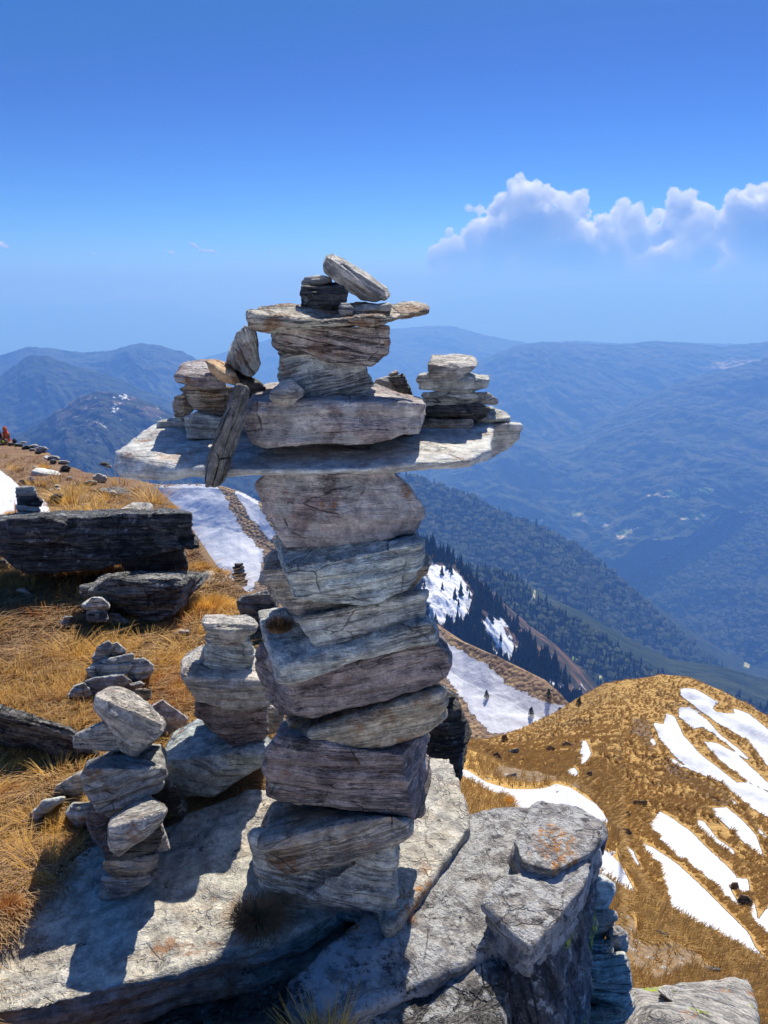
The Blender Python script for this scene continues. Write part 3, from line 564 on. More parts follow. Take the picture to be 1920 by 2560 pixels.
# unseen hilltop behind the camera: grass and rock slope, snow added as bounce fill
gx_ = np.linspace(-26, 22, 200); gy_ = 1.25 - 34 * np.linspace(0, 1, 170) ** 1.6; XX, YY = np.meshgrid(gx_, gy_)
ZZ = 1.65 - 1.68 + np.clip(-YY, 0, 99) * .30 - np.clip(YY, 0, 2) * .12 - np.clip(np.abs(XX + 2) - 7, 0, 99) * .28
GB = np.stack([XX, YY, ZZ], -1); q = GB.reshape(-1, 3); GB[..., 2] += fbm(q / 3.2, 5).reshape(XX.shape) * .35 * np.clip((1 - YY) / 4, .1, 1)
sb = fbm(q / np.array([5.0, 4.0, 5.0]) + 9, 4).reshape(XX.shape) * 40 + np.clip(-YY - 2, -10, 5) * 4 + 8
me = grid_mesh('hilltop_ground', GB, {'snow': np.clip(sb, -40, 20), 'soil': np.full(XX.shape, -.6)})
tag(link('hilltop_ground', me, hill_mat('hilltop behind the camera', (.50, .47, .42), (.62, .59, .54), (.42, .40, .37), 7.0, 7, .05, 3.0)), kind='structure')

# ------------------------------------------------------------------ clouds beyond the haze
def cloud_mat(name, dens):
    T = NT(name); pv = T.n('ShaderNodeVolumePrincipled', {'Color': (.99, .996, 1.0), 'Density': dens, 'Anisotropy': .1})
    T.t.links.new(pv.outputs[0], T.out.inputs['Volume']); return T.m
M['cloud'] = cloud_mat('cumulus cloud', 1 / 450.0); M['puff'] = cloud_mat('thin cloud', 1 / 90.0)
def remesh_np(v, f, voxel):
    me = bpy.data.meshes.new('tmp'); me.from_pydata([tuple(x) for x in v], [], [tuple(x) for x in f]); ob = bpy.data.objects.new('tmp', me); COL.objects.link(ob)
    md = ob.modifiers.new('r', 'REMESH'); md.mode = 'VOXEL'; md.voxel_size = voxel; md.adaptivity = 0
    dg = bpy.context.evaluated_depsgraph_get(); ev = ob.evaluated_get(dg); m2 = bpy.data.meshes.new_from_object(ev)
    bpy.data.objects.remove(ob); bpy.data.meshes.remove(me); return m2
def keep_largest(me):
    bm = bmesh.new(); bm.from_mesh(me); seen = set(); best = []
    for w in bm.verts:
        if w in seen: continue
        seen.add(w); comp = [w]; st = [w]
        while st:
            a = st.pop()
            for e in a.link_edges:
                o_ = e.other_vert(a)
                if o_ not in seen: seen.add(o_); comp.append(o_); st.append(o_)
        if len(comp) > len(best): best = comp
    best = set(best); bmesh.ops.delete(bm, geom=[w for w in bm.verts if w not in best], context='VERTS'); bm.to_mesh(me); bm.free(); me.update()
def get_co(me):
    a = np.empty(len(me.vertices) * 3, np.float32); me.vertices.foreach_get('co', a); return a.reshape(-1, 3).astype(float)
def get_no(me):
    a = np.empty(len(me.vertices) * 3, np.float32); me.vertex_normals.foreach_get('vector', a); return a.reshape(-1, 3).astype(float)
_bm = bmesh.new(); bmesh.ops.create_icosphere(_bm, subdivisions=2, radius=1.0); ICO_V = np.array([w.co[:] for w in _bm.verts]); _bm.faces.ensure_lookup_table(); ICO_F = np.array([[w.index for w in g.verts] for g in _bm.faces]); _bm.free()
YC = 75000.0
def cloud(label, lumps, crop, seed, kids=7, vox=65, group=None):
    r = np.random.default_rng(seed); S = []
    for u, v, rad in lumps:
        c = P(*cr(crop, u, v), YC + r.uniform(-1200, 1200)); R0 = rad * crop[2] / FPX * YC * 1.2; S.append((c, R0))
        for _ in range(kids):
            d = r.normal(size=3); d /= np.linalg.norm(d); d[2] = abs(d[2]) * .8 - .1; R1 = R0 * r.uniform(.3, .55); c1 = c + d * R0 * .8; S.append((c1, R1))
            for _ in range(7):
                e = r.normal(size=3); e /= np.linalg.norm(e); S.append((c1 + e * R1 * .85, R1 * r.uniform(.22, .5)))
    V = np.concatenate([ICO_V * s + c for c, s in S]); Fc = np.concatenate([ICO_F + k * len(ICO_V) for k in range(len(S))])
    cen = V.mean(0); me = remesh_np(V - cen, Fc, vox); keep_largest(me); co = get_co(me); no = get_no(me)
    d = -fbm((co + cen) / 1100, 3, .5, True) * 260 - fbm((co + cen) / 400, 4, .6, True) * 200 - fbm((co + cen) / 170, 2, .6, True) * 70
    co += no * d[:, None]; me.vertices.foreach_set('co', co.ravel().astype(np.float32)); me.polygons.foreach_set('use_smooth', np.ones(len(me.polygons), bool)); me.update()
    o = link('cloud', me, M['cloud' if crop is CK else 'puff']); o.location = cen; tag(o, label, 'cloud', group); return o
cloud('largest towering white cumulus cloud, centre of the bank', [(x_, y_, 62) for x_ in range(300, 860, 90) for y_ in (450, 530, 610)] + [(515, 90, 34), (480, 120, 34), (590, 120, 34), (540, 190, 80), (640, 160, 45), (690, 190, 50), (790, 190, 50), (820, 250, 32), (440, 200, 50), (400, 230, 40), (330, 230, 30), (240, 200, 28), (280, 220, 25), (420, 300, 70), (560, 310, 90), (700, 300, 90), (330, 330, 60), (390, 360, 50), (480, 380, 60), (600, 390, 60), (700, 400, 40), (780, 330, 60), (840, 330, 50)], CK, 1, 5)
cloud('small low puff at the left foot of the cumulus bank', [(x_, y_, 62) for x_ in range(150, 290, 70) for y_ in (450, 530, 610)] + [(190, 330, 28), (170, 375, 28), (220, 380, 40), (260, 350, 30), (140, 390, 18), (280, 390, 30)], CK, 2, 5, 80)
cloud('middle double headed cumulus cloud in the bank', [(x_, y_, 62) for x_ in range(760, 1130, 90) for y_ in (450, 530, 610)] + [(995, 200, 36), (970, 250, 45), (1060, 230, 36), (1040, 290, 60), (900, 290, 45), (900, 350, 50), (960, 360, 60), (800, 390, 40), (760, 400, 35), (850, 400, 40), (1060, 380, 60), (700, 420, 25), (1120, 290, 36), (1150, 250, 36), (1000, 410, 40), (1150, 350, 50)], CK, 3, 5)
cloud('tall lumpy cumulus cloud second from the right', [(x_, y_, 62) for x_ in range(1190, 1460, 90) for y_ in (450, 530, 610)] + [(1220, 150, 34), (1205, 190, 30), (1300, 165, 38), (1320, 200, 30), (1250, 230, 60), (1350, 250, 55), (1400, 250, 32), (1220, 300, 60), (1320, 330, 70), (1420, 330, 55), (1250, 390, 55), (1360, 400, 45), (1440, 380, 45), (1480, 360, 30)], CK, 4, 5)
cloud('rightmost cumulus cloud cut by the picture edge', [(x_, y_, 62) for x_ in range(1500, 1780, 90) for y_ in (450, 530, 610)] + [(1500, 180, 45), (1575, 130, 30), (1560, 180, 50), (1640, 130, 32), (1700, 150, 60), (1530, 260, 80), (1620, 270, 90), (1540, 350, 80), (1650, 360, 80), (1760, 300, 120)], CK, 5, 5)
LS = (0, 560, 800 / 1659)
cloud('little pinkish cloud at the far left edge of the sky', [(0, 105, 28), (30, 118, 18), (55, 122, 12), (-40, 110, 34)], LS, 6, 4, 60)
cloud('faint small cloud with a raised tip, left of the cairn top', [(990, 105, 16), (1015, 120, 20), (1040, 135, 18), (1080, 140, 16), (1120, 145, 14)], LS, 7, 4, 50)
cloud('faint narrow cloud tipped to the left in the low sky', [(830, 112, 12), (850, 130, 14), (875, 145, 12), (900, 155, 9)], LS, 8, 4, 45)
cloud('faint flat cloud just left of the topmost stones', [(1350, 135, 12), (1400, 145, 14), (1440, 140, 14), (1470, 150, 11), (1300, 155, 9), (1240, 155, 8), (1200, 145, 9)], LS, 9, 4, 45)
cloud('faint tiny cloud low in the left sky', [(450, 160, 10), (480, 155, 13), (495, 150, 9)], LS, 10, 4, 40)

# ------------------------------------------------------------------ haze
bm = bmesh.new(); bmesh.ops.create_cube(bm, size=1.0)
x0, x1, ya, yb, z0, z1 = -42000, 42000, -3000, 62000, -3401.5, 900
for w in bm.verts: w.co = ((x0 + x1) / 2 + w.co.x * (x1 - x0), (ya + yb) / 2 + w.co.y * (yb - ya), (z0 + z1) / 2 + w.co.z * (z1 - z0))
me = bpy.data.meshes.new('haze'); bm.to_mesh(me); bm.free()
T = NT('haze'); pv = T.n('ShaderNodeVolumePrincipled', {'Color': (.15, .35, .84), 'Absorption Color': (.50, .48, .40, 1), 'Density': 1 / 6500.0, 'Anisotropy': .2})
T.t.links.new(pv.outputs[0], T.out.inputs['Volume']); tag(link('haze', me, T.m), kind='stuff')

# ------------------------------------------------------------------ stones
def hull_of(pts, chips, rnd):
    bm = bmesh.new(); pts = np.asarray(pts, float); cen = pts.mean(0)
    for p in pts: bm.verts.new(p)
    bmesh.ops.convex_hull(bm, input=bm.verts[:]); bmesh.ops.delete(bm, geom=[w for w in bm.verts if not w.link_faces], context='VERTS')
    for _ in range(chips):
        w = rnd.choice(bm.verts[:]).co.copy(); d = (w - Vector(cen)); L = d.length
        if L < 1e-6: continue
        n = (d.normalized() + Vector([rnd.uniform(-.45, .45) for _ in range(3)])).normalized(); sup = max((q.co - Vector(cen)).dot(n) for q in bm.verts)
        co = Vector(cen) + n * sup * rnd.uniform(.95, .99)
        bmesh.ops.bisect_plane(bm, geom=bm.verts[:] + bm.edges[:] + bm.faces[:], plane_co=co, plane_no=n, clear_outer=True)
        vs = bm.verts[:]; bmesh.ops.delete(bm, geom=bm.faces[:] + bm.edges[:], context='EDGES_FACES')
        bmesh.ops.convex_hull(bm, input=bm.verts[:]); bmesh.ops.delete(bm, geom=[q for q in bm.verts if not q.link_faces], context='VERTS')
    bmesh.ops.triangulate(bm, faces=bm.faces[:]); bm.verts.index_update()
    v = [tuple(q.co) for q in bm.verts]; f = [[q.index for q in g.verts] for g in bm.faces]; bm.free(); return v, f

def pt(c, p, Y0):
    x, y = cr(c, p[0], p[1])
    if len(p) == 4: return PZ(x, y, p[3])
    return P(x, y, p[2] if len(p) == 3 else Y0)

def ground_at(x, y):
    "point of the left ground at full-view pixel"
    j = np.abs(X - x).argmin(); col_ = G3[:, j]; cx_, cyy = to_px(col_); i = np.abs(cyy - y * 1.15732).argmin(); return col_[i]
SEED = [0]
def make_stone(name, label, hulls, mat, tilt=(0, 0), chips=2, rel=1.0, vox=None, cat='stone', group=None, spin=0.0):
    """hulls: lists of world points; their union becomes one rock, displaced along its bedding"""
    SEED[0] += 1; rnd = random.Random(SEED[0] * 7 + 1); allp = np.concatenate([np.asarray(h) for h in hulls]); cen = (allp.max(0) + allp.min(0)) / 2; ext = allp.max(0) - allp.min(0); size = float(np.sort(ext)[1:].mean())
    V, Fc = [], []
    for h in hulls:
        v, f = hull_of(np.asarray(h) - cen, chips, rnd); b = len(V); V += v; Fc += [[i + b for i in g] for g in f]
    vx = vox or min(max(size / (95 if group == 'stones of the tall cairn' else 72), .0028), .3)
    me = remesh_np(np.array(V), np.array(Fc), vx)
    for _ in range(1):
        bm = bmesh.new(); bm.from_mesh(me); bmesh.ops.smooth_vert(bm, verts=bm.verts[:], factor=.3, use_axis_x=True, use_axis_y=True, use_axis_z=True); bm.to_mesh(me); bm.free()
    me.update(); co = get_co(me); no = get_no(me)
    Rm = (Matrix.Rotation(R(tilt[0]), 3, 'X') @ Matrix.Rotation(R(tilt[1]), 3, 'Y') @ Matrix.Rotation(R(spin), 3, 'Z')); Ra = np.array(Rm)
    q = co @ Ra; n = no @ Ra                                 # bedding frame: local z across the layers
    s = q + SEED[0] * 13.7; side = np.sqrt(np.clip(1 - n[:, 2] ** 2, 0, 1)); u = min(max(size, .05), .36)
    d = fbm(s * 2.6 / u, 4) * .016 * u
    h = s[:, 2] + .006 * gn(s * 9 / (u / .3)) * (u / .3)
    lay = u / .30; st = gn(np.stack([s[:, 0] * 3 / lay, s[:, 1] * 3 / lay, h * 42 / lay], 1)); d += np.tanh(st * 4) * .0048 * u / .3 * side * rel
    st = gn(np.stack([s[:, 0] * 2 / lay, s[:, 1] * 2 / lay, h * 17 / lay], 1)); d += np.tanh(st * 7) * .0032 * u / .3 * side * rel
    st = gn(np.stack([s[:, 0] * 7 / lay, s[:, 1] * 7 / lay, h * 120 / lay], 1)); d += st * .0016 * u / .3 * side * rel
    te = gn(np.stack([s[:, 0] * 6 / lay, s[:, 1] * 9 / lay, s[:, 2] * 10 / lay], 1)); d += np.tanh(te * 9) * .0036 * u / .3 * (1 - side * .6) * rel
    w_ = fbm(s * 4.2 / u, 2) * 3.2; fr = w_ - np.floor(w_); d += (np.floor(w_) + np.clip(fr * 5, 0, 1)) * .006 * u * rel
    d += fbm(s * 22 / u, 3, .6, True) * .007 * u * rel
    no2 = no.copy(); co = co + no2 * d[:, None]
    me.vertices.foreach_set('co', (co @ Ra).ravel().astype(np.float32)); me.polygons.foreach_set('use_smooth', np.ones(len(me.polygons), bool)); me.update(); me.name = name
    o = link(name, me, M[mat]); o.location = cen; o.rotation_euler = Rm.to_euler()
    return tag(o, label, cat, group)

def S(name, label, c, F, Yf, B=(), Yb=None, mat='grey', dep=.18, k=.88, bulge=.015, X=(), **kw):
    """a stone from its outline in a crop of the photograph: F front outline at depth Yf, B further (back) outline points at depth Yb"""
    if Yf is None: lo = max(F, key=lambda p: p[1]); q_ = cr(c, lo[0], lo[1]); Yf = float(ground_at(q_[0] / 1.15732, q_[1] / 1.15732)[1]) * .985
    Yb = Yb or Yf + dep
    def one(F, B, Yf, Yb):
        pts = [pt(c, p, Yf) for p in F] + [pt(c, p, Yb) for p in B]
        uv = np.array([p[:2] for p in list(F) + list(B)], float); cc = (uv.max(0) + uv.min(0)) / 2
        fu = np.array([p[:2] for p in F], float); fc = fu.mean(0)
        pts.append(pt(c, tuple(fc), Yf - bulge))
        for u in uv: w = cc + (u - cc) * k; pts.append(P(*cr(c, w[0], w[1]), Yb))
        return np.array(pts)
    hs = [one(F, B, Yf, Yb)]
    for e in X: hs.append(one(e[0], e[2] if len(e) > 2 else (), e[1], e[3] if len(e) > 3 else e[1] + dep))
    return make_stone(name, label, hs, mat, **kw)

G_M, G_A, G_R = 'stones of the tall cairn', 'stones stacked on the left end of the arm slab', 'stones stacked on the right end of the arm slab'
# ---- top of the cairn (crop CA)
S('leaning_stone', 'long block leaning diagonally at the very top of the tall cairn', CA, [(854, 110), (868, 66), (900, 70), (1000, 130), (1085, 190), (1098, 212), (1085, 230), (1050, 237), (1005, 230), (935, 168), (858, 120)], 1.84, [(870, 55), (892, 47), (915, 60), (1000, 108), (1095, 178), (1105, 205)], 1.92, 'greyw', tilt=(10, 33), group=G_M, chips=3)
S('flat_stone', 'tiny flat stone lying on the small cube block near the top', CA, [(775, 165), (785, 143), (840, 133), (885, 145), (890, 158), (850, 168), (790, 172)], 1.86, dep=.09, mat='grey', group=G_M)
S('block_stone', 'small dark cubic block standing on the thin top slab', CA, [(773, 178), (935, 175), (944, 190), (942, 230), (915, 262), (850, 278), (780, 283), (774, 215)], 1.82, [(785, 165), (935, 160), (947, 185)], 1.93, 'dark', group=G_M)
S('small_cube_stone', 'thumb sized pale cube stone at the foot of the dark block', CA, [(913, 255), (920, 238), (955, 236), (968, 255), (968, 283), (935, 291), (918, 287)], 1.77, dep=.04, mat='grey', group=G_M, chips=3)
S('flat_stone', 'thin flat stone under the lower end of the leaning block', CA, [(970, 248), (1110, 238), (1118, 250), (1112, 268), (975, 278), (965, 262)], 1.82, dep=.1, mat='brown', group=G_M)
S('thin_slab', 'thin rust edged slab projecting to both sides near the top', CA, [(566, 275), (568, 325), (600, 338), (720, 342), (880, 335), (1010, 315), (1100, 300), (1180, 285, 1.82), (1240, 272, 1.9), (566, 276)], 1.74, [(620, 258), (760, 250), (1010, 240), (1240, 242), (1257, 262)], 2.0, 'topslab', k=.9, group=G_M, tilt=(3, 3), rel=1.2)
S('block_stone', 'angular block directly under the thin top slab', CA, [(667, 352), (690, 349), (1060, 330), (1100, 330), (1105, 400), (1080, 440), (1035, 467), (960, 465), (820, 430), (690, 415), (667, 405)], 1.78, dep=.25, mat='bronze', group=G_M, tilt=(0, 8))
S('block_stone', 'large banded block with a crack, third below the thin top slab', CA, [(690, 422), (830, 430), (1020, 470), (1043, 545), (1020, 600), (960, 618), (790, 595), (700, 560), (688, 520)], 1.80, dep=.25, mat='green', group=G_M, tilt=(0, -12))
S('round_stone', 'fist sized pale pointed stone on the left of the long purple block', CA, [(651, 592), (655, 575), (715, 525), (735, 522), (785, 570), (780, 590), (740, 618), (700, 620), (660, 610)], 1.70, dep=.09, mat='greyw', group=G_M, bulge=.03)
S('long_block', 'long purple grey block lying on the broad arm slab', CA, [(542, 680), (552, 625), (610, 618), (1000, 627), (1235, 622), (1236, 650), (1215, 735), (870, 765), (640, 770), (600, 755), (545, 700)], 1.71, [(600, 597), (640, 540), (690, 536), (1050, 548), (1150, 580), (1232, 606)], 2.08, 'purple', k=.9, group=G_M, chips=6, tilt=(-2, 0))
# ---- the broad slab that forms the arms
M['purple2'] = rock_mat('purple brown gneiss', (.33, .29, .285), (.21, .175, .175), (.11, .085, .085), .8, rust=.25, white=.3, bump=1.4, lines=.5)
M['slate_arm'] = rock_mat('pale blue banded slate', (.33, .345, .34), (.23, .27, .30), (.32, .25, .19), .35, rust=.35, rough=.5, bump=.6, crack=.15)
def arm_slab():
    top = [(60, 795, 1.80), (100, 768, 1.88), (225, 692, 2.14), (330, 668, 2.24), (900, 640, 2.32), (1470, 650, 2.24), (1494, 698, 2.12), (1497, 796, 1.80), (1400, 840, 1.71), (1000, 864, 1.665), (500, 868, 1.66), (300, 868, 1.68), (150, 836, 1.73)]
    bot = [(75, 870, 1.79), (100, 895, 1.74), (250, 899, 1.70), (500, 889, 1.68), (880, 874, 1.69), (1180, 869, 1.71), (1420, 850, 1.76), (1498, 822, 1.84)]
    end = [(1470, 700, 2.09), (1602, 694, 2.09), (1598, 738, 2.10), (1564, 786, 2.11), (1502, 824, 2.12), (1470, 828, 2.12), (1470, 690, 2.24), (1590, 690, 2.22), (1560, 760, 2.22), (1470, 790, 2.24)]
    hid = [(300, 760, 2.24), (1450, 745, 2.20), (900, 745, 2.28)]
    make_stone('arm_slab', 'broad pale slab balanced across the column like outstretched arms', [[pt(CA, p, 0) for p in top + bot + hid], [pt(CA, p, 0) for p in end]], 'slate_arm', tilt=(3, -1), chips=0, rel=.7, vox=.0075, group=G_M)
arm_slab()
S('thin_flake', 'thin flake under the left stack at the back of the arm slab', CA, [(228, 706), (235, 685), (330, 668), (338, 700), (335, 712)], 2.06, dep=.16, mat='green', group=G_A)
S('block_stone', 'squarish pale stone at the bottom of the left arm stack', CA, [(330, 665), (380, 650), (480, 672), (490, 700), (470, 745), (345, 752), (334, 738)], 1.92, dep=.15, mat='green', group=G_A)
S('block_stone', 'small brown stone at the left foot of the left arm stack', CA, [(288, 620), (295, 590), (335, 580), (365, 640), (345, 672), (300, 668)], 2.06, dep=.12, mat='brown', group=G_A)
S('block_stone', 'wide dark brown stone in the middle of the left arm stack', CA, [(313, 560), (340, 545), (490, 550), (530, 560), (525, 610), (490, 665), (440, 665), (365, 637), (345, 600)], 1.97, dep=.2, mat='brown', group=G_A)
S('top_stone', 'purple topped flat stone at the top left of the left arm stack', CA, [(297, 515), (303, 500), (430, 505), (485, 540), (480, 558), (400, 555), (300, 532)], 1.92, [(322, 462), (345, 455), (420, 453), (445, 490)], 2.12, 'purple', group=G_A)
S('flat_stone', 'orange tinted flat stone bridging from the left stack', CA, [(415, 455), (430, 500), (470, 528), (530, 545), (541, 535), (520, 505)], 1.84, [(430, 448), (480, 455), (515, 480)], 1.95, 'orange', group=G_A, tilt=(10, 25))
S('block_stone', 'dark stone between the left stack and the long purple block', CA, [(518, 490), (560, 500), (620, 540), (637, 560), (625, 575), (560, 562), (530, 542)], 1.93, dep=.2, mat='dark', group=G_A, X=[([(548, 555), (625, 565), (612, 590), (590, 606), (548, 606)], 1.95)])
S('upright_stone', 'grey triangular stone standing on edge under the left tip of the thin slab', CA, [(565, 322), (604, 345), (605, 410), (618, 470), (608, 500), (590, 512), (555, 505), (491, 460), (510, 390), (530, 350)], 1.90, dep=.1, mat='green', group=G_A, tilt=(0, 70))
M['pillar'] = rock_mat('rough dark grey pillar', (.34, .33, .31), (.15, .15, .15), (.08, .08, .08), .7, bump=1.8, crack=.8)
S('leaning_pillar', 'narrow dark pillar stone leaning against the front edge of the arm slab', CA, [(530, 545), (545, 541), (570, 556), (552, 640), (470, 925), (440, 933), (412, 930), (415, 875), (435, 800), (490, 655)], 1.60, [(576, 575), (548, 735), (495, 872)], 1.69, 'pillar', k=.9, group=G_M, tilt=(0, -68), bulge=.008, rel=1.4)
# right stack
S('top_stone', 'pale wedge stone on top of the right arm stack', CA, [(1252, 470), (1275, 466), (1385, 476), (1440, 472), (1400, 503), (1358, 525), (1262, 515)], 2.02, [(1268, 435), (1428, 434), (1438, 462)], 2.18, 'greyw', group=G_R)
S('flat_stone', 'wide flat stone second from the top of the right arm stack', CA, [(1212, 530), (1214, 512), (1260, 508), (1400, 515), (1483, 525), (1478, 555), (1390, 570), (1215, 562)], 2.03, [(1240, 500), (1400, 502), (1480, 510)], 2.2, 'green', group=G_R)
S('flat_stone', 'third stone down in the right arm stack, with a squared left end', CA, [(1231, 577), (1300, 568), (1420, 564), (1445, 600), (1400, 628), (1235, 625)], 2.04, dep=.18, mat='green', group=G_R)
S('small_flat_stone', 'small sunlit chip sticking out right of the right arm stack', CA, [(1420, 578), (1475, 575), (1515, 602), (1510, 620), (1440, 620), (1420, 610)], 2.10, dep=.1, mat='greyw', group=G_R)
S('flat_stone', 'dark layered stone fourth down in the right arm stack', CA, [(1231, 637), (1300, 626), (1440, 620), (1480, 635), (1475, 665), (1430, 678), (1235, 667)], 2.04, dep=.18, mat='dark', group=G_R)
S('flat_stone', 'thin bottom stone of the right arm stack', CA, [(1222, 682), (1240, 672), (1420, 680), (1427, 700), (1400, 710), (1222, 708)], 2.02, dep=.15, mat='brown', group=G_R)
S('flat_stone', 'rounded flat stone lying right of the right arm stack on the slab', CA, [(1430, 683), (1450, 660), (1565, 672), (1563, 684), (1490, 689)], 2.10, [(1485, 630), (1545, 650)], 2.22, 'green', group=G_R)
S('block_stone', 'pale stone lying behind the long purple block', CA, [(1048, 540), (1060, 525), (1110, 512), (1135, 545), (1150, 578), (1100, 580), (1060, 560)], 2.16, dep=.12, mat='greyw', group=G_M)
S('block_stone', 'grey stone tilted up behind the right end of the long purple block', CA, [(1113, 520), (1158, 502), (1180, 550), (1195, 590), (1160, 594), (1115, 540)], 2.14, dep=.1, mat='pillar', group=G_M)
S('small_stone', 'little brown stone perched on the stones behind the long purple block', CA, [(1100, 508), (1130, 489), (1145, 500), (1122, 520)], 2.17, dep=.05, mat='brown', group=G_M)
# ---- the column (crop CB, lower ones CE)
S('column_block', 'big purple mottled block carrying the arm slab, topmost of the column', CB, [(210, 120), (262, 64), (1045, 52), (1150, 155), (1215, 275), (1210, 330), (1165, 405), (800, 510), (520, 515), (375, 515), (320, 400), (240, 240)], 1.72, dep=.32, mat='purple', group=G_M, chips=6, bulge=.03)
S('column_block', 'block with a grooved blue sloping top, second in the column', CB, [(370, 650), (440, 700), (640, 688), (860, 622), (1110, 505), (1205, 480), (1205, 600), (1160, 700), (1100, 760), (900, 845), (880, 840), (440, 810), (380, 680)], 1.66, [(300, 470), (340, 430), (400, 480), (1165, 410), (1200, 450)], 1.86, 'blue', group=G_M, tilt=(15, -10), chips=4)
S('column_block', 'wide brown block showing left and right behind the grooved block', CB, [(240, 640), (230, 720), (280, 820), (420, 905), (560, 930), (700, 902), (930, 880), (1150, 780), (1245, 680), (1248, 620)], 1.74, [(290, 510), (248, 570), (1250, 590), (1200, 540)], 2.0, 'brown', group=G_M, tilt=(0, -6))
S('column_block', 'grey wedge with striped front, fourth in the column', CB, [(437, 945), (600, 985), (900, 900), (1150, 800), (1235, 770), (1235, 930), (1180, 985), (860, 1075), (740, 1130), (610, 1142), (500, 1015)], 1.70, [(500, 900), (1150, 770)], 1.98, 'green', group=G_M, tilt=(0, -12))
S('column_slab', 'thick green grey slab with a flat blue top, fifth in the column', CB, [(345, 1258), (380, 1232), (560, 1175), (740, 1132), (1100, 1020), (1270, 972), (1285, 1010), (1285, 1070), (1130, 1110), (720, 1230), (410, 1310), (342, 1310)], 1.66, [(215, 895), (230, 962), (440, 875), (1225, 925)], 2.0, 'green', group=G_M, tilt=(4, -12), chips=3, k=.9)
S('column_block', 'dark purple block with a rusty left face and sunlit right corner', CB, [(410, 1325), (720, 1240), (1130, 1120), (1285, 1080), (1368, 1165), (1375, 1230), (1340, 1290), (1215, 1345), (1060, 1390), (1000, 1440), (840, 1455), (560, 1545), (410, 1525)], 1.70, [(172, 1210), (240, 1100), (190, 1285), (270, 1432), (350, 1522), (1345, 1080), (1285, 1030)], 1.90, 'purple2', group=G_M, tilt=(0, -12))
S('column_slab', 'rust stained slab with a deep sloping top, seventh in the column', CB, [(530, 1640), (740, 1580), (1100, 1475), (1330, 1385), (1385, 1490), (1380, 1540), (1320, 1590), (1230, 1640), (780, 1760), (640, 1840), (560, 1845), (535, 1820)], 1.68, [(370, 1540), (480, 1550), (1250, 1345), (440, 1690)], 1.90, 'rust', group=G_M, tilt=(4, -14), chips=3)
S('column_block', 'massive banded purple block with a blue right face, eighth in the column', CE, [(162, 205), (158, 100), (165, 40), (215, -20), (400, 15), (700, 40), (745, 287), (560, 265), (200, 214)], 1.66, [(237, -76), (500, -100), (795, -43), (808, 140), (772, 272)], 1.90, 'purple2', group=G_M, tilt=(0, 5), chips=4, k=.88)
S('column_block', 'block with a smooth blue triangular top, ninth in the column', CE, [(145, 385), (258, 382), (480, 305), (650, 278), (728, 290), (725, 345), (690, 370), (560, 420), (400, 480), (280, 515), (170, 470)], 1.63, [(205, 222), (150, 335), (600, 262)], 1.92, 'brown', group=G_M, tilt=(8, -18), chips=2, k=.9)
S('column_block', 'brown wedge shaped block at the foot of the column', CE, [(112, 345), (165, 472), (280, 515), (400, 482), (560, 425), (668, 380), (672, 500), (668, 660), (640, 692), (560, 700), (420, 685), (330, 655), (215, 640), (180, 600), (125, 470)], 1.715, [(140, 340)], 1.95, 'green', group=G_M, tilt=(0, 14), chips=3, X=[([(330, 600), (560, 425), (668, 384), (672, 500), (668, 655), (610, 640), (560, 560), (480, 600)], 1.665)])

# ------------------------------------------------------------------ bedrock under and beside the cairn
def Z(c, pts, z): return [PZ(*cr(c, p[0], p[1]), p[2] if len(p) > 2 else z) for p in pts]
def down(pts, dz, k=1.0, dy=0.0):
    a = np.array(pts); c = a.mean(0); b = c + (a - c) * k; b[:, 2] = a[:, 2] - dz; b[:, 1] += dy; return list(b)
zb = -1.62 + 1.65
T1 = Z(CD, [(-160, 2190), (0, 2148), (180, 2138), (560, 2000), (830, 1888), (1030, 1822), (1300, 1785), (1600, 1730), (1790, 1600), (1760, 1200), (1400, 985), (1240, 1000), (870, 1190), (480, 1290), (250, 1560), (60, 1700), (-60, 1790)], zb)
TB = Z(CE, [(-400, 1300), (-300, 880), (200, 640), (700, 420), (1000, 500), (1060, 800), (1060, 1300)], zb - .17)
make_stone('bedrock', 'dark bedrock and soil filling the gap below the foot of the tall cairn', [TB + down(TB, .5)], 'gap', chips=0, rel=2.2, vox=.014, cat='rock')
T1b = down(T1, .34, .97, .06)
make_stone('bedrock_slab', 'broad tilted pale slab that carries the tall cairn and the small ones', [T1 + T1b], 'slab', tilt=(3, 2), chips=0, rel=1.6, vox=.012, cat='rock', spin=32)
T2 = Z(CD, [(900, 2260), (960, 2200), (1150, 2040), (1450, 1945), (1530, 2080), (1600, 2260), (1300, 2400), (900, 2400)], -1.86 + 1.65)
make_stone('bedrock_slab', 'lower grey slab in shade at the bottom edge left of the middle', [T2 + down(T2, .3)], 'slab2', chips=2, vox=.012, cat='rock')
T3 = Z(CE, [(240, 925), (420, 905), (640, 890), (720, 700), (860, 560), (1010, 480), (1140, 380), (1180, 250), (1060, 243), (950, 262), (905, 360), (700, 640), (520, 860)], zb - .0)
T3 = Z(CE, [(245, 930), (330, 1045), (480, 1075), (640, 1010), (900, 870), (1080, 760), (1130, 600), (1250, 480), (1240, 250), (1060, 245), (950, 265), (860, 430), (700, 690), (640, 860)], zb + .01)
make_stone('outcrop_rock', 'long lichened rock face sloping between the pale slab and the raised blocks', [T3 + down(T3, .55, .95)], 'lichen', tilt=(5, 12), chips=0, rel=1.5, vox=.012, cat='rock', spin=-30)
T4 = Z(CE, [(640, 1000), (860, 760), (1000, 610), (1090, 700), (1105, 860), (1100, 1160), (620, 1160), (480, 1090)], zb - .03)
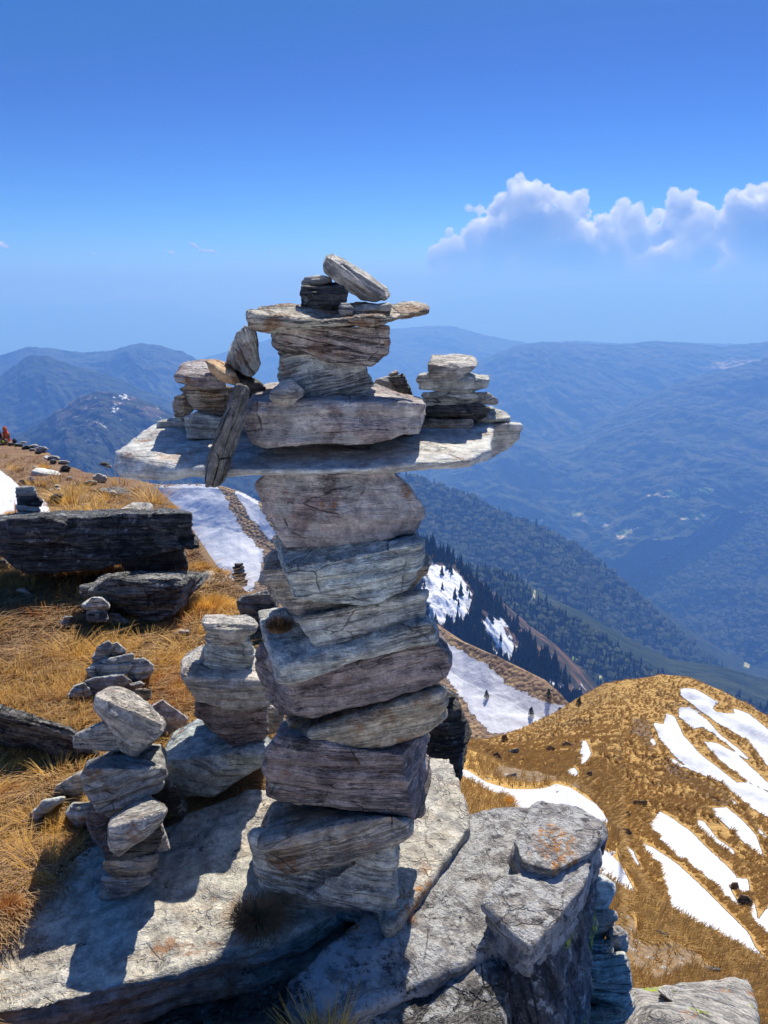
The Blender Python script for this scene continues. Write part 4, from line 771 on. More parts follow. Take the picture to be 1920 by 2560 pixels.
make_stone('outcrop_rock', 'lichened rock at the bottom edge with dark hollows and a lime green patch', [T4 + down(T4, .6, 1.0)], 'lichen3', tilt=(10, 10), chips=0, rel=1.8, vox=.011, cat='rock')
T5 = Z(CE, [(1128, 372), (1165, 385), (1168, 462), (1240, 482), (1300, 492), (1420, 425), (1490, 350), (1482, 300), (1400, 250), (1240, 225), (1195, 240), (1180, 292)], zb + .13)
make_stone('outcrop_block', 'upper lichened block with orange spots overhanging the drop', [T5 + down(T5, .16, .93, .02)], 'lichen', tilt=(2, 4), chips=0, rel=1.2, vox=.008, cat='rock')
T6 = Z(CE, [(1018, 622), (1060, 555), (1160, 490), (1300, 500), (1440, 425), (1400, 560), (1270, 690), (1200, 790), (1140, 745), (1075, 680)], zb + .10)
make_stone('outcrop_block', 'lower lichened block with orange spots and a pointed front corner', [T6 + down(T6, .2, .9, .03)], 'lichen', tilt=(6, -4), chips=0, rel=1.3, vox=.008, cat='rock')
T7 = Z(CE, [(1080, 700), (1200, 800), (1290, 700), (1400, 560), (1440, 440), (1480, 330), (1300, 330), (1080, 500)], zb + .02)
T7b = [P(*cr(CE, u, v), Y) for u, v, Y in [(1104, 1100, 1.50), (1240, 1100, 1.47), (1385, 1100, 1.62), (1385, 1000, 1.75), (1104, 1300, 1.50), (1385, 1300, 1.65)]]
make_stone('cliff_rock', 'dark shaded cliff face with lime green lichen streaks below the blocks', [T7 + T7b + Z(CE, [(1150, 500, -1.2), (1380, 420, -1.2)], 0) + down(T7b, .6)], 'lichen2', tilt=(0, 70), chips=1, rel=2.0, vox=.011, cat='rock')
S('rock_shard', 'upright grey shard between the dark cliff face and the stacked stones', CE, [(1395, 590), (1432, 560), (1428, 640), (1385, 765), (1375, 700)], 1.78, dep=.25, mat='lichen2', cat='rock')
T0 = Z(CE, [(805, 45), (885, 68), (895, 160), (955, 268), (962, 318), (872, 420), (690, 668), (640, 720), (600, 600), (690, 200)], zb + .05)
make_stone('outcrop_rock', 'smooth pale rock right behind the foot of the tall cairn', [T0 + down(T0, .3, .95)], 'slab', tilt=(2, 6), chips=1, rel=1.0, vox=.01, cat='rock', spin=-30)
S('flat_stone', 'small flat chip lying on the edge between the two pale rocks', CE, [(868, 455), (905, 395), (940, 385), (948, 400), (922, 458), (900, 466)], 2.02, dep=.05, mat='green', k=.9)
# dark rock and far stones seen just right of the column
S('dark_rock', 'black craggy rock right of the column above the pale rock', CG, [(-60, 120), (0, 150), (60, 200), (125, 330), (130, 375), (100, 480), (98, 640), (60, 645), (-60, 560)], 2.75, dep=.5, mat='dark2', cat='rock', rel=1.8)

# ---- the small cairns on and behind the slab (crop CD)
g1 = 'stones of the small front cairn'
S('bottom_stone', 'bottom stone of the small front cairn on the pale slab', CD, [(523, 1548), (540, 1435), (700, 1445), (782, 1425), (790, 1480), (700, 1520), (555, 1577), (530, 1570)], 1.755, dep=.13, mat='grey', group=g1)
S('flat_stone', 'brownish second stone of the small front cairn', CD, [(540, 1362), (600, 1372), (815, 1325), (816, 1385), (760, 1440), (700, 1460), (600, 1452), (545, 1402)], 1.755, dep=.14, mat='brown', group=g1)
S('wedge_stone', 'dark wedge just under the sunlit top plate of the small front cairn', CD, [(536, 1290), (555, 1230), (840, 1180), (852, 1210), (810, 1312), (640, 1363), (560, 1346)], 1.75, dep=.14, mat='dark', group=g1)
S('wedge_stone', 'pinkish splinter poking out at the right of the small front cairn', CD, [(838, 1150), (868, 1235), (882, 1300), (822, 1307), (790, 1280), (810, 1180)], 1.79, dep=.08, mat='purple', group=g1)
S('top_stone', 'white sunlit plate topping the small front cairn', CD, [(570, 1190), (568, 1260), (575, 1300), (620, 1332), (740, 1252), (835, 1160), (866, 1100)], 1.70, [(590, 1118), (770, 1018), (860, 1068)], 1.90, 'greyw', group=g1, tilt=(35, -18), k=.88, rel=.7)
S('small_stone', 'reddish stone peeping out behind the white plate', CD, [(600, 1068), (640, 1046), (690, 1045), (700, 1070), (620, 1120), (595, 1110)], 1.92, dep=.06, mat='orange', group=g1)
g2 = 'stones of the left cairn with a twisted top'
S('top_stone', 'twisted pale stone on top of the left cairn, leaning right', CD, [(500, 575), (510, 500), (560, 560), (640, 660), (745, 640), (845, 655), (840, 690), (762, 770), (700, 808), (655, 782), (620, 730), (560, 640)], 1.96, [(512, 490), (590, 460), (700, 470), (740, 530), (745, 570), (820, 600), (850, 645)], None, 'greyw', group=g2, tilt=(25, 30), rel=1.5)
S('flat_stone', 'grey wing shaped stone jutting left under the twisted top stone', CD, [(384, 735), (400, 702), (540, 640), (580, 660), (640, 760), (620, 792), (480, 772), (390, 766)], 2.00, [(540, 625), (570, 640)], 2.12, 'grey', group=g2)
S('block_stone', 'broad greenish boulder in the middle of the left cairn', CD, [(423, 920), (440, 880), (600, 900), (740, 900), (866, 880), (868, 910), (840, 982), (700, 1050), (570, 1132), (530, 1112), (500, 1060), (440, 992)], 1.90, [(470, 850), (600, 790), (780, 755), (830, 757), (852, 795)], 2.12, 'grey', group=g2, tilt=(25, -18), chips=4)
S('block_stone', 'squat dark stone under the left side of the greenish boulder', CD, [(450, 1120), (500, 1068), (570, 1120), (585, 1250), (530, 1292), (480, 1240), (458, 1180)], 1.92, dep=.2, mat='purple2', group=g2)
S('block_stone', 'dark striped stone under the right side of the greenish boulder', CD, [(800, 1025), (860, 932), (930, 982), (970, 1080), (950, 1140), (865, 1190), (840, 1120)], 2.0, dep=.2, mat='dark2', group=g2)
S('small_stone', 'small tan stone right behind the twisted top stone', CD, [(700, 468), (750, 462), (792, 472), (782, 512), (745, 545), (725, 515)], 2.22, dep=.1, mat='brown', group=g2)
g3 = 'stones of the low grey rock pile'
for nm, lb, F_, Y_, m_ in [
  ('top_stone', 'dark faced stone at the top left of the low grey pile', [(484, 302), (515, 240), (566, 213), (592, 235), (565, 300), (492, 332)], 3.25, 'grey'),
  ('top_stone', 'pale stone at the top right of the low grey pile', [(565, 240), (610, 218), (656, 262), (650, 292), (575, 305)], 3.27, 'greyw'),
  ('flat_stone', 'thin flat layer just under the two top stones of the low grey pile', [(470, 345), (520, 312), (690, 282), (697, 320), (630, 350), (480, 352)], 3.22, 'grey'),
  ('flat_stone', 'dark bottom flat layer of the low grey pile', [(446, 362), (480, 338), (680, 328), (692, 350), (640, 400), (552, 416), (470, 392)], 3.20, 'green'),
  ('round_stone', 'rounded grey stone leaning on the right of the low grey pile', [(663, 375), (690, 312), (750, 305), (800, 342), (790, 392), (712, 432), (680, 412)], 3.22, 'green'),
  ('bottom_stone', 'large slanted stone below the flat layers of the low grey pile', [(443, 425), (500, 402), (640, 390), (686, 422), (600, 472), (525, 512), (480, 502)], 3.08, 'grey'),
  ('bottom_stone', 'blue tinted stone at the left foot of the low grey pile', [(344, 512), (390, 447), (440, 430), (482, 490), (440, 512)], 3.05, 'blue'),
  ('small_stone', 'small stone at the right foot of the low grey pile', [(645, 445), (730, 424), (752, 440), (700, 468), (650, 470)], 3.10, 'grey'),
  ('embedded_rock', 'purple grey pointed rock in the grass between the two left cairns', [(765, 590), (800, 545), (850, 518), (890, 578), (940, 622), (980, 620), (960, 690), (900, 722), (800, 640)], None, 'purple')]:
    S(nm, lb, CD, F_, Y_, dep=.2, mat=m_, group=None if 'embedded' in nm else g3, cat='rock' if 'embedded' in nm else 'stone')
g4 = 'stones of the cairn left of the column'
S('top_stone', 'bright pale stone topping the cairn left of the column', CD, [(1054, 118), (1090, 165), (1120, 210), (1190, 235), (1320, 172), (1342, 130)], 2.23, [(1072, 84), (1200, 96), (1282, 82)], 2.37, 'greyw', group=g4, X=[([(1072, 195), (1090, 160), (1300, 190), (1290, 215), (1200, 262), (1095, 228)], 2.25)])
S('block_stone', 'blue grey block second from the top, left of the column', CD, [(1050, 292), (1066, 222), (1190, 262), (1305, 215), (1332, 272), (1300, 350), (1230, 382), (1130, 376), (1060, 332)], 2.25, dep=.2, mat='blue', group=g4, tilt=(0, 10))
S('wide_stone', 'wide pale ledge stone in the middle of the cairn left of the column', CD, [(955, 390), (1130, 420), (1260, 410), (1400, 420), (1412, 540), (1300, 562), (1180, 562), (1020, 530), (968, 442)], 2.19, [(950, 330), (960, 282), (1060, 235), (1330, 285), (1420, 372)], 2.43, 'greyw2', group=g4, chips=4)
S('block_stone', 'brown square block under the wide ledge stone', CD, [(1022, 600), (1032, 538), (1100, 552), (1390, 545), (1396, 700), (1380, 730), (1220, 756), (1120, 690), (1108, 622)], 2.23, dep=.25, mat='purple2', group=g4)
S('base_stone', 'big sloping blue slab at the foot of the cairn left of the column', CD, [(858, 840), (890, 900), (1120, 880), (1380, 780), (1400, 850), (1200, 960), (1100, 1010), (980, 1018), (940, 962), (880, 902)], 2.19, [(872, 790), (912, 700), (1030, 620), (1110, 618), (1390, 700), (1432, 730)], 2.52, 'blue', group=g4, tilt=(20, 14), chips=3, k=.88)
S('block_stone', 'sunlit white stone half hidden between that cairn and the column', CD, [(1385, 548), (1440, 556), (1482, 602), (1462, 682), (1400, 702)], 2.57, dep=.15, mat='greyw', group=g4)

# ---- the stack to the right beyond the outcrop (crop CG)
g5 = 'stones stacked beyond the dark cliff rock'
for nm, lb, F_, Y_, m_ in [
  ('top_stone', 'pale blue upright plate on top of the right hand stack', [(752, 1122), (790, 1103), (870, 1150), (876, 1182), (832, 1300), (790, 1312), (756, 1292)], 2.16, 'pale'),
  ('block_stone', 'brown layered block under the pale blue plate', [(722, 1302), (880, 1300), (886, 1360), (800, 1442), (715, 1450), (700, 1440)], 2.14, 'brown'),
  ('flat_stone', 'dark flat stone third down in the right hand stack', [(700, 1452), (870, 1442), (862, 1500), (830, 1532), (700, 1532)], 2.10, 'green'),
  ('block_stone', 'sunlit lumpy stone sticking out right of the right hand stack', [(858, 1402), (900, 1370), (942, 1412), (936, 1490), (870, 1512)], 2.15, 'greyw'),
  ('block_stone', 'big grooved block in the right hand stack', [(706, 1532), (930, 1500), (962, 1600), (966, 1670), (930, 1706), (750, 1690), (700, 1652)], 2.06, 'green'),
  ('flat_stone', 'flat stone under the big grooved block', [(718, 1692), (960, 1710), (976, 1772), (930, 1832), (740, 1742)], 2.05, 'green'),
  ('flat_stone', 'lowest visible stone of the right hand stack', [(688, 1792), (900, 1780), (936, 1800), (905, 1900), (688, 1900)], 2.0, 'brown'),
  ('embedded_rock', 'pale rock at the foot of the right hand stack', [(690, 1700), (740, 1690), (880, 1790), (860, 1830), (690, 1820)], 2.35, 'greyw')]:
    S(nm, lb, CG, F_, Y_, dep=.22, mat=m_ if m_ != 'pale' else 'palec', group=g5 if nm != 'embedded_rock' else None, cat='stone' if nm != 'embedded_rock' else 'rock', rel=1.3)
TZ = [pt(CG, p, 0) for p in [(930, 1930, 3.0), (1100, 1800, 3.1), (1340, 1840, 3.1), (1600, 1950, 3.0), (960, 1680, 3.5), (1100, 1690, 3.6), (1190, 1712, 3.6), (1340, 1650, 3.8), (1480, 1630, 3.9), (1560, 1640, 3.9), (1605, 1750, 3.6), (1615, 1861, 3.3)]]
make_stone('boulder', 'low boulder with orange lichen in the bottom right corner', [TZ + down(TZ, .9, .9)], 'slabo', cat='rock', chips=2, vox=.02)
S('small_stone', 'small loose stone lying on the orange spotted boulder', CG, [(1105, 1692), (1130, 1715), (1175, 1755), (1186, 1750)], 3.30, [(1150, 1667), (1160, 1675)], 3.42, 'greyw', dep=.1)

# ---- rocks of the hillside to the left (crop CC)
S('rock_slab', 'huge dark overhanging slab lying across the left hillside', CC, [(-80, 640), (20, 612), (200, 600), (560, 592), (860, 588), (1080, 590), (1130, 650), (1120, 760), (1040, 780), (900, 802), (720, 852), (600, 902), (150, 925), (100, 882), (60, 780), (-80, 745)], 4.8, [(-80, 600), (300, 572), (560, 558), (740, 558), (1070, 560)], 5.6, 'darkfar', cat='rock', chips=5, rel=2.0, k=.92, vox=.018, X=[([(890, 600), (905, 578), (1112, 574), (1140, 645), (1168, 742), (1160, 772), (1080, 778), (930, 770)], 4.68), ([(40, 600), (260, 590), (420, 640), (380, 720), (240, 760), (60, 740)], 4.72)])
S('rock', 'blue grey rock propping up the right end of the huge dark slab', CC, [(715, 872), (850, 802), (1090, 782), (1116, 912), (900, 925), (750, 927)], 5.1, dep=.5, mat='darkfar', cat='rock')
S('rock', 'broad grey rock with a sharp flat top edge below the huge slab', CC, [(590, 990), (640, 965), (1080, 960), (1062, 1060), (1022, 1170), (900, 1222), (800, 1168), (640, 1082), (520, 1050)], 4.2, [(600, 945), (620, 934), (830, 928), (1238, 940), (1180, 955)], 4.8, 'darkfar2', cat='rock', chips=2, rel=2.0, X=[([(475, 1062), (492, 1010), (600, 1000), (640, 1082)], 4.25)])
for nm, lb, F_, Y_, m_, gp in [
  ('top_stone', 'cap stone of the mushroom shaped little cairn', [(495, 1122), (540, 1076), (600, 1074), (642, 1110), (640, 1138), (500, 1132)], 3.98, 'green', 'stones of the mushroom shaped cairn'),
  ('flat_stone', 'middle stone of the mushroom shaped little cairn', [(526, 1142), (628, 1138), (630, 1170), (528, 1176)], 3.99, 'grey', 'stones of the mushroom shaped cairn'),
  ('bottom_stone', 'bottom stone of the mushroom shaped little cairn', [(524, 1178), (626, 1174), (630, 1212), (530, 1212)], 3.97, 'darkfar', 'stones of the mushroom shaped cairn'),
  ('stone', 'layered pale stone right of the mushroom shaped cairn', [(625, 1172), (700, 1180), (772, 1212), (745, 1252), (640, 1222)], None, 'grey', None),
  ('stone', 'rounded striped stone in front of the broad grey rock', [(782, 1182), (812, 1160), (858, 1185), (872, 1228), (810, 1236), (782, 1215)], None, 'green', None),
  ('stone', 'small white stone alone in the golden grass', [(1040, 1288), (1062, 1271), (1120, 1274), (1102, 1300), (1050, 1314)], None, 'greyw', None),
  ('stone', 'small grey stone leaning in the brown grass at left', [(348, 1252), (390, 1190), (426, 1196), (400, 1236)], None, 'grey', None),
  ('stone', 'flat white stone lying in the grass at far left', [(100, 1030), (150, 1028), (215, 1072), (180, 1078), (130, 1060)], None, 'greyw', None),
  ('rock', 'angular dark green rock half hidden behind the column at left', [(1408, 1095), (1440, 1070), (1590, 1035), (1640, 1090), (1570, 1335), (1480, 1292)], None, 'darkfar2', None),
  ('stone', 'dark stone cut by the left picture edge', [(-40, 860), (30, 852), (45, 890), (10, 930), (-40, 925)], None, 'darkfar', None)]:
    S(nm, lb, CC, F_, Y_, dep=.3, mat=m_, cat='rock' if nm == 'rock' else 'stone', group=gp, rel=1.5)
for nm, lb, F_, Y_, m_ in [
  ('rock', 'black and white striped rock wedge entering from the left edge', [(-60, 560), (0, 572), (200, 640), (370, 672), (440, 742), (515, 802), (480, 832), (440, 852), (200, 782), (-60, 712)], None, 'dark3'),
  ('flat_rock', 'speckled white flat rock set in the ground by the left cairn', [(258, 1022), (300, 960), (430, 892), (455, 1020), (380, 1035)], None, 'greyw'),
  ('flat_rock', 'blue grey flat rock set in the ground at left', [(163, 1112), (230, 1042), (340, 1030), (250, 1110), (182, 1158)], None, 'pale2'),
  ('flat_rock', 'pale flat rock with an orange spot beside the left cairn', [(350, 1112), (380, 1060), (490, 1060), (472, 1160), (420, 1192)], None, 'pale2')]:
    S(nm, lb, CD, F_, Y_, dep=.35 if nm == 'rock' else .22, mat=m_, cat='rock', rel=2.0 if nm == 'rock' else 1, tilt=(0, 18) if nm == 'rock' else (0, 0))
g6 = 'stones of the stack by the snow patch'
for k, (nm, lb, F_, m_) in enumerate([
  ('flat_stone', 'thin flat top stone of the stack by the snow patch', [(215, 985), (330, 965), (440, 975), (440, 1005), (230, 1020)], 'grey'),
  ('flat_stone', 'pale notched stone second in the stack by the snow patch', [(205, 1030), (330, 1015), (440, 1010), (475, 1075), (230, 1080)], 'grey'),
  ('flat_stone', 'dark wide stone in the middle of the stack by the snow patch', [(215, 1085), (470, 1080), (540, 1160), (520, 1180), (225, 1160)], 'darkfar'),
  ('flat_stone', 'dark thin stone above the bottom of the stack by the snow patch', [(235, 1165), (530, 1180), (520, 1220), (240, 1200)], 'darkfar'),
  ('bottom_stone', 'light grey bottom stone of the stack by the snow patch', [(222, 1208), (480, 1222), (522, 1270), (515, 1330), (370, 1345), (225, 1320)], 'green')]):
    S(nm, lb, CH, F_, 5.35, dep=.25, mat=m_, group=g6, rel=1.3)
g7 = 'stones of the thin dark stack beside the snow'
for k, (a, b) in enumerate([(1388, 1440), (1378, 1448), (1384, 1450), (1372, 1462), (1380, 1455), (1376, 1468), (1374, 1466)]):
    y0 = 872 + k * 20
    S('flat_stone', ['topmost thin stone', 'second thin stone', 'third thin stone', 'fourth thin stone', 'fifth thin stone', 'sixth thin stone', 'bottom stone'][k] + ' of the dark stack beside the snow spur', CC, [(a, y0 + 4), (a + 14, y0), (b, y0 - 2), (b - 3, y0 + 14), (a + 6, y0 + 18)], 5.5, dep=.14, mat='darkfar' if k % 2 else 'grey', group=g7, chips=2)
# stones along the crest and on the upper hillside
g8 = 'flat stones scattered along the hill crest'
rk = random.Random(11)
for k, (u, v, w, h, m_, lb) in enumerate([
  (60, 395, 90, 30, 'grey', 'grey stone on the crest below the red clad person'), (150, 405, 110, 34, 'greyw', 'pale stone on the crest right of the red clad person'),
  (240, 425, 120, 34, 'darkfar', 'dark stone on the crest under the small cloth bundle'), (300, 395, 110, 24, 'grey', 'flat stone breaking the skyline on the upper crest'),
  (345, 455, 120, 40, 'darkfar', 'dark flat stone in the middle of the crest stones'), (440, 440, 110, 30, 'greyw', 'white stone on the crest above the pale ledge'),
  (540, 480, 170, 70, 'greyw', 'large pale ledge stone on the falling crest'), (420, 490, 90, 26, 'grey', 'small grey stone below the crest stones'),
  (500, 520, 100, 24, 'darkfar', 'small dark stone below the pale ledge'), (30, 420, 70, 24, 'darkfar', 'dark stone at the very left of the crest'),
  (700, 595, 190, 50, 'grey', 'sloping grey slab on the crest past the grass clump'), (830, 650, 150, 40, 'greyw', 'long pale slab lower on the falling crest'),
  (690, 640, 90, 56, 'darkfar', 'black lump of rock beside the golden clump near the crest'), (850, 725, 130, 70, 'dark2', 'black hollow rock under the crest slabs'),
  (1350, 675, 120, 44, 'dark2', 'dark rock on the skyline near the slab tip'), (1410, 710, 90, 36, 'grey', 'grey stone on the skyline near the slab tip'),
  (1290, 860, 190, 120, 'greyw', 'broad flat rock in the upper hillside'), (1180, 915, 170, 50, 'grey', 'thin ledge rock left of the broad flat rock'),
  (900, 852, 80, 30, 'greyw', 'small white stone on the upper hillside'), (740, 962, 80, 30, 'greyw', 'pale stone above the mossy rock'), (930, 945, 60, 28, 'greyw', 'tiny white stone in the upper grass'),
  (465, 720, 80, 34, 'greyw', 'lone pale stone on the brown upper slope'), (750, 1110, 180, 120, 'dark2', 'black and white speckled mossy rock on the upper slope'),
  (1460, 1050, 90, 50, 'greyw', 'white stone under the tip of the arm slab'), (400, 880, 110, 90, 'lichen', 'lichened ledge above the stack by the snow'), (290, 905, 100, 50, 'dark2', 'brown rock edge beside the snow patch')]):
    X0, Y0 = cr(CH, u, v + h * .4); Yd = float(ground_at(X0 / 1.15732, Y0 / 1.15732)[1]) * .985
    n_ = 7; F_ = [(u + w * .5 * math.cos(a) * rk.uniform(.8, 1.05), v + h * .5 * math.sin(a) * rk.uniform(.75, 1.05)) for a in [2 * math.pi * i / n_ + rk.uniform(-.2, .2) for i in range(n_)]]
    S('crest_stone' if v < 760 else 'hillside_stone', lb, CH, F_, Yd, dep=.06 * Yd, mat=m_, cat='stone', group=g8 if v < 760 else 'stones scattered on the upper hillside', chips=2, rel=1.5)

# ------------------------------------------------------------------ grass on the left hillside
GF = np.full(G3.shape[:2], -9.0); GF[:] = np.clip(sdl[:len(G3)], -40, 40)
lit = tuft_proto(9, .075, .10, .006, (.02, -.03), 5, 2)
scatter_grass('grass_litter', G3, GF, 15000, .0, .985, lit, .6, 1.3, M['litter'], None, lambda Y: np.clip(Y / 3.0, .7, 1.9))
gold = tuft_proto(12, .11, .10, .006, (.02, -.04), 6, 3)
p_, i_, j_ = grid_sample(G3, 8000, rng, .0, .99); n_ = fbm(p_ / 1.1 + 3, 3) + .25 * gn(p_ / .3); k_ = (n_ > np.where(p_[:, 1] > 5.5, .26, .17)) & (GF[i_, j_] < -2)
p_ = p_[k_]; s_ = rng.uniform(.7, 1.4, len(p_)) * np.clip(p_[:, 1] / 3.6, .75, 1.9)
tag(merged('dry_grass', *gold, p_, s_, rng.uniform(-.6, .6, len(p_)), M['grass']), kind='stuff')
p_, i_, j_ = grid_sample(G3, 9000, rng, .0, .9); n_ = fbm(p_ / .9 + 30, 3); k_ = (n_ > .22) & (GF[i_, j_] < -2); p_ = p_[k_]
tag(merged('russet_grass', *gold, p_, rng.uniform(.6, 1.1, len(p_)) * np.clip(p_[:, 1] / 3.6, .7, 2), rng.uniform(-.6, .6, len(p_)), M['grassred']), kind='stuff')
cl = tuft_proto(90, .12, .20, .0045, (.02, -.03), 9, 3)
p_, i_, j_ = grid_sample(G3, 430, rng, .0, .97); n_ = fbm(p_ / .9 + 3, 3); k_ = (n_ > -.10) & (GF[i_, j_] < -2); p_ = p_[k_]
tag(merged('grass_clumps', *cl, p_, rng.uniform(.45, 1.15, len(p_)) * np.clip(p_[:, 1] / 3.6, .7, 2.2), rng.uniform(0, 6, len(p_)), M['tussock']), kind='stuff')
# broken slate lying about: single stones of one look
rs = random.Random(5); first = None
for k in range(38):
    for _t in range(30):
        px_, py_ = rs.uniform(0, 1100), rs.uniform(960, 1880); g_ = ground_at(px_, py_)
        qx, qy = to_px(g_[None]); 
        if abs(qy[0] - py_ * 1.15732) < 4 and sdist(qx, qy, [cr(CD, *p) for p in [(-160, 2190), (0, 2400), (1900, 2400), (1900, 1100), (1240, 900), (480, 1250), (250, 1500), (60, 1650), (-60, 1790)]])[0] < 0 and multi_sd(qx, qy, snL)[0] < 0: break
    else: continue
    if first is None or k % 11 == 0:
        n_ = 7; w_, h_ = .05, .02; pts = [(rs.uniform(.03, .05) * math.cos(a), rs.uniform(.025, .045) * math.sin(a), z) for z in (-.008, .010) for a in [2 * math.pi * i / n_ + rs.uniform(-.3, .3) for i in range(n_)]]
        first = make_stone('broken_slate', 'small broken slate lying in the brown grass of the left hillside', [np.array(pts)], ['grey', 'greyw', 'darkfar', 'green', 'purple'][(k // 11) % 5], chips=2, group='broken slates on the left hillside'); b = first
    else: b = first.copy(); COL.objects.link(b)
    sc_ = rs.uniform(.7, 1.4) ** 2.4 * max(.8, g_[1] / 4.0); b.location = g_ + np.array([0, 0, .004]); b.scale = (sc_, sc_, sc_); b.rotation_euler = (rs.uniform(-.3, .3), rs.uniform(-.3, .3), rs.uniform(0, 6))
# loose pebbles
bmp = bmesh.new(); bmesh.ops.create_icosphere(bmp, subdivisions=1, radius=.5); pv_ = [(w.co.x * random.uniform(.7, 1.3), w.co.y * random.uniform(.6, 1.1), w.co.z * .45) for w in bmp.verts]; bmp.faces.ensure_lookup_table(); pf_ = [[w.index for w in g.verts] for g in bmp.faces]; bmp.free()
p_, i_, j_ = grid_sample(G3, 900, rng, .0, .97); p_ = p_[GF[i_, j_] < -2]
tag(merged('pebbles', pv_, pf_, p_, rng.uniform(.008, .03, len(p_)) * np.clip(p_[:, 1] / 3, .8, 4), rng.uniform(0, 6, len(p_)), M['greyw']), kind='stuff')
p_, i_, j_ = grid_sample(G1, 1500, rng, .0, .9); p_ = p_[(so_[i_, j_] > -4) | (rng.random(len(p_)) < .15)]
tag(merged('pebbles', pv_, pf_, p_, rng.uniform(.03, .11, len(p_)) * np.clip(p_[:, 1] / 8, .6, 2), rng.uniform(0, 6, len(p_)), M['greyw']), kind='stuff')

def tussock(label, c, u, v, w, h, mat='grass', seed=0, n=260, base=None, droop=1.0, Y=None, group='grass tussocks on the left hillside'):
    "one tussock whose foot is at crop pixel (u, v), w wide and h tall in crop pixels"
    x, y = cr(c, u, v); b0 = ground_at(x / 1.15732, y / 1.15732) if Y is None else P(x, y, Y); Yd = b0[1]; m = c[2] * Yd / FPX * 1.03
    r = random.Random(seed + 77); W, H = w * m, h * m * 1.15; vv, ff = [], []
    for _ in range(int(n * 2.4)):
        a = r.uniform(0, 2 * math.pi); rr = math.sqrt(r.random()) * W * .30; x0, y0 = rr * math.cos(a), rr * math.sin(a) * .8
        a2 = a + r.uniform(-.7, .7); o = W * r.uniform(.1, .36) * droop; L = H * r.uniform(.55, 1.1) * (1 - .35 * rr / (W * .22)); pw = a2 + math.pi / 2; b = len(vv); bw = max(.0022, W * .013) * r.uniform(.7, 1.3); sg = 5
        for k in range(sg + 1):
            t = k / sg; dd = o * t ** 1.7; ww = bw * (1 - t * .85) / 2; cu = r.uniform(-.004, .004)
            xx = x0 + math.cos(a2) * dd + cu + W * .05 * t; yy = y0 + math.sin(a2) * dd - W * .04 * t; zz = L * (t - .42 * t ** 2.4 * min(1.3, o / (W * .25)))
            vv.append((xx - math.cos(pw) * ww, yy - math.sin(pw) * ww, zz)); vv.append((xx + math.cos(pw) * ww, yy + math.sin(pw) * ww, zz))
            if k: ff.append((b + 2 * k - 2, b + 2 * k - 1, b + 2 * k + 1, b + 2 * k))
    o = link('grass_tussock', mesh_from('grass_tussock', np.array(vv), np.array(ff), False), M['tussock' if mat == 'grass' else mat]); o.location = b0 - np.array([0, 0, H * .06]); return tag(o, label, 'grass', group)
for k, (lb, c, u, v, w, h, m_, n_) in enumerate([
  ('largest golden tussock, right of the broad grey rock', CC, 1230, 1185, 390, 230, 'grass', 900), ('dark rooted tussock at the right edge of the broad grey rock', CC, 1120, 1170, 160, 150, 'grassred', 300),
  ('golden tussock beside the propping rock under the huge slab', CC, 1180, 925, 190, 130, 'grass', 420), ('spreading tussock on the hill shoulder next to the snow spur', CC, 1290, 960, 200, 100, 'grass', 350),
  ('round orange tussock below the broad grey rock', CC, 960, 1300, 190, 140, 'grassred', 420), ('shaggy tussock right of the low grey pile', CC, 960, 1500, 300, 160, 'grass', 600),
  ('tussock just above the low grey pile', CC, 760, 1370, 220, 110, 'grass', 420), ('flat tussock right of the mushroom shaped cairn', CC, 590, 1310, 200, 90, 'grass', 300),
  ('tussock at the foot of the cairn left of the column', CC, 1060, 1640, 170, 110, 'grass', 320), ('tussock behind the bright top stone left of the column', CC, 1170, 1290, 170, 90, 'grass', 260),
  ('golden tussock above the pit in the soil', CC, 330, 1130, 170, 80, 'grass', 260), ('tussock left of the small leaning grey stone', CC, 320, 1215, 130, 60, 'grass', 220),
  ('small golden tussock at the shoulder under the arm slab', CC, 1020, 560, 110, 70, 'grass', 220), ('russet tussock just right of the thin dark stack', CC, 1500, 1040, 110, 60, 'grassred', 200),
  ('tussock clump on the upper hillside near the crest', CC, 255, 320, 110, 70, 'grass', 220), ('yellow bush left of the stack by the snow patch', CC, 60, 590, 110, 60, 'grass', 220),
  ('bright yellow tussock by the flat blue grey rock', CD, 280, 1220, 190, 170, 'grass', 420), ('yellow green tussock beside the pale slab edge', CD, 210, 1500, 200, 150, 'grass', 320),
  ('orange tussock at the left edge near the bottom', CD, 40, 1640, 240, 230, 'grassred', 420), ('tussock in front of the striped rock wedge', CD, 90, 900, 260, 120, 'grass', 420),
  ('golden tussock between the two flat rocks at left', CD, 110, 1130, 150, 90, 'grass', 260), ('tussock behind the twisted top stone', CD, 450, 650, 210, 120, 'grass', 360),
  ('tall tussock between the left cairns', CD, 850, 800, 110, 110, 'grass', 220), ('dark russet tussock right of the rounded grey stone', CD, 900, 600, 240, 130, 'grassred', 420),
  ('long grass clump at the far left edge below the huge slab', CC, 40, 970, 180, 130, 'grass', 300), ('russet clump at the left edge beside the striped rock', CD, 50, 1020, 200, 110, 'grassred', 320),
  ('tussock left of the pit, at the picture edge', CD, 70, 420, 240, 100, 'grass', 380)]):
    tussock(lb, c, u, v, w, h, m_, k, n_)
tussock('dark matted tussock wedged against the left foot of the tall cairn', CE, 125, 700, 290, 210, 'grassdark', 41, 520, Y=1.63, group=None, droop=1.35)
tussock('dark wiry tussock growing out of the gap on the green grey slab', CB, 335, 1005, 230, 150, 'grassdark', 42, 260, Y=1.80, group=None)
tussock('brown moss filling the crack right of the tall cairn', CE, 735, 760, 90, 170, 'grassred', 43, 400, Y=1.66, group=None, droop=.7)
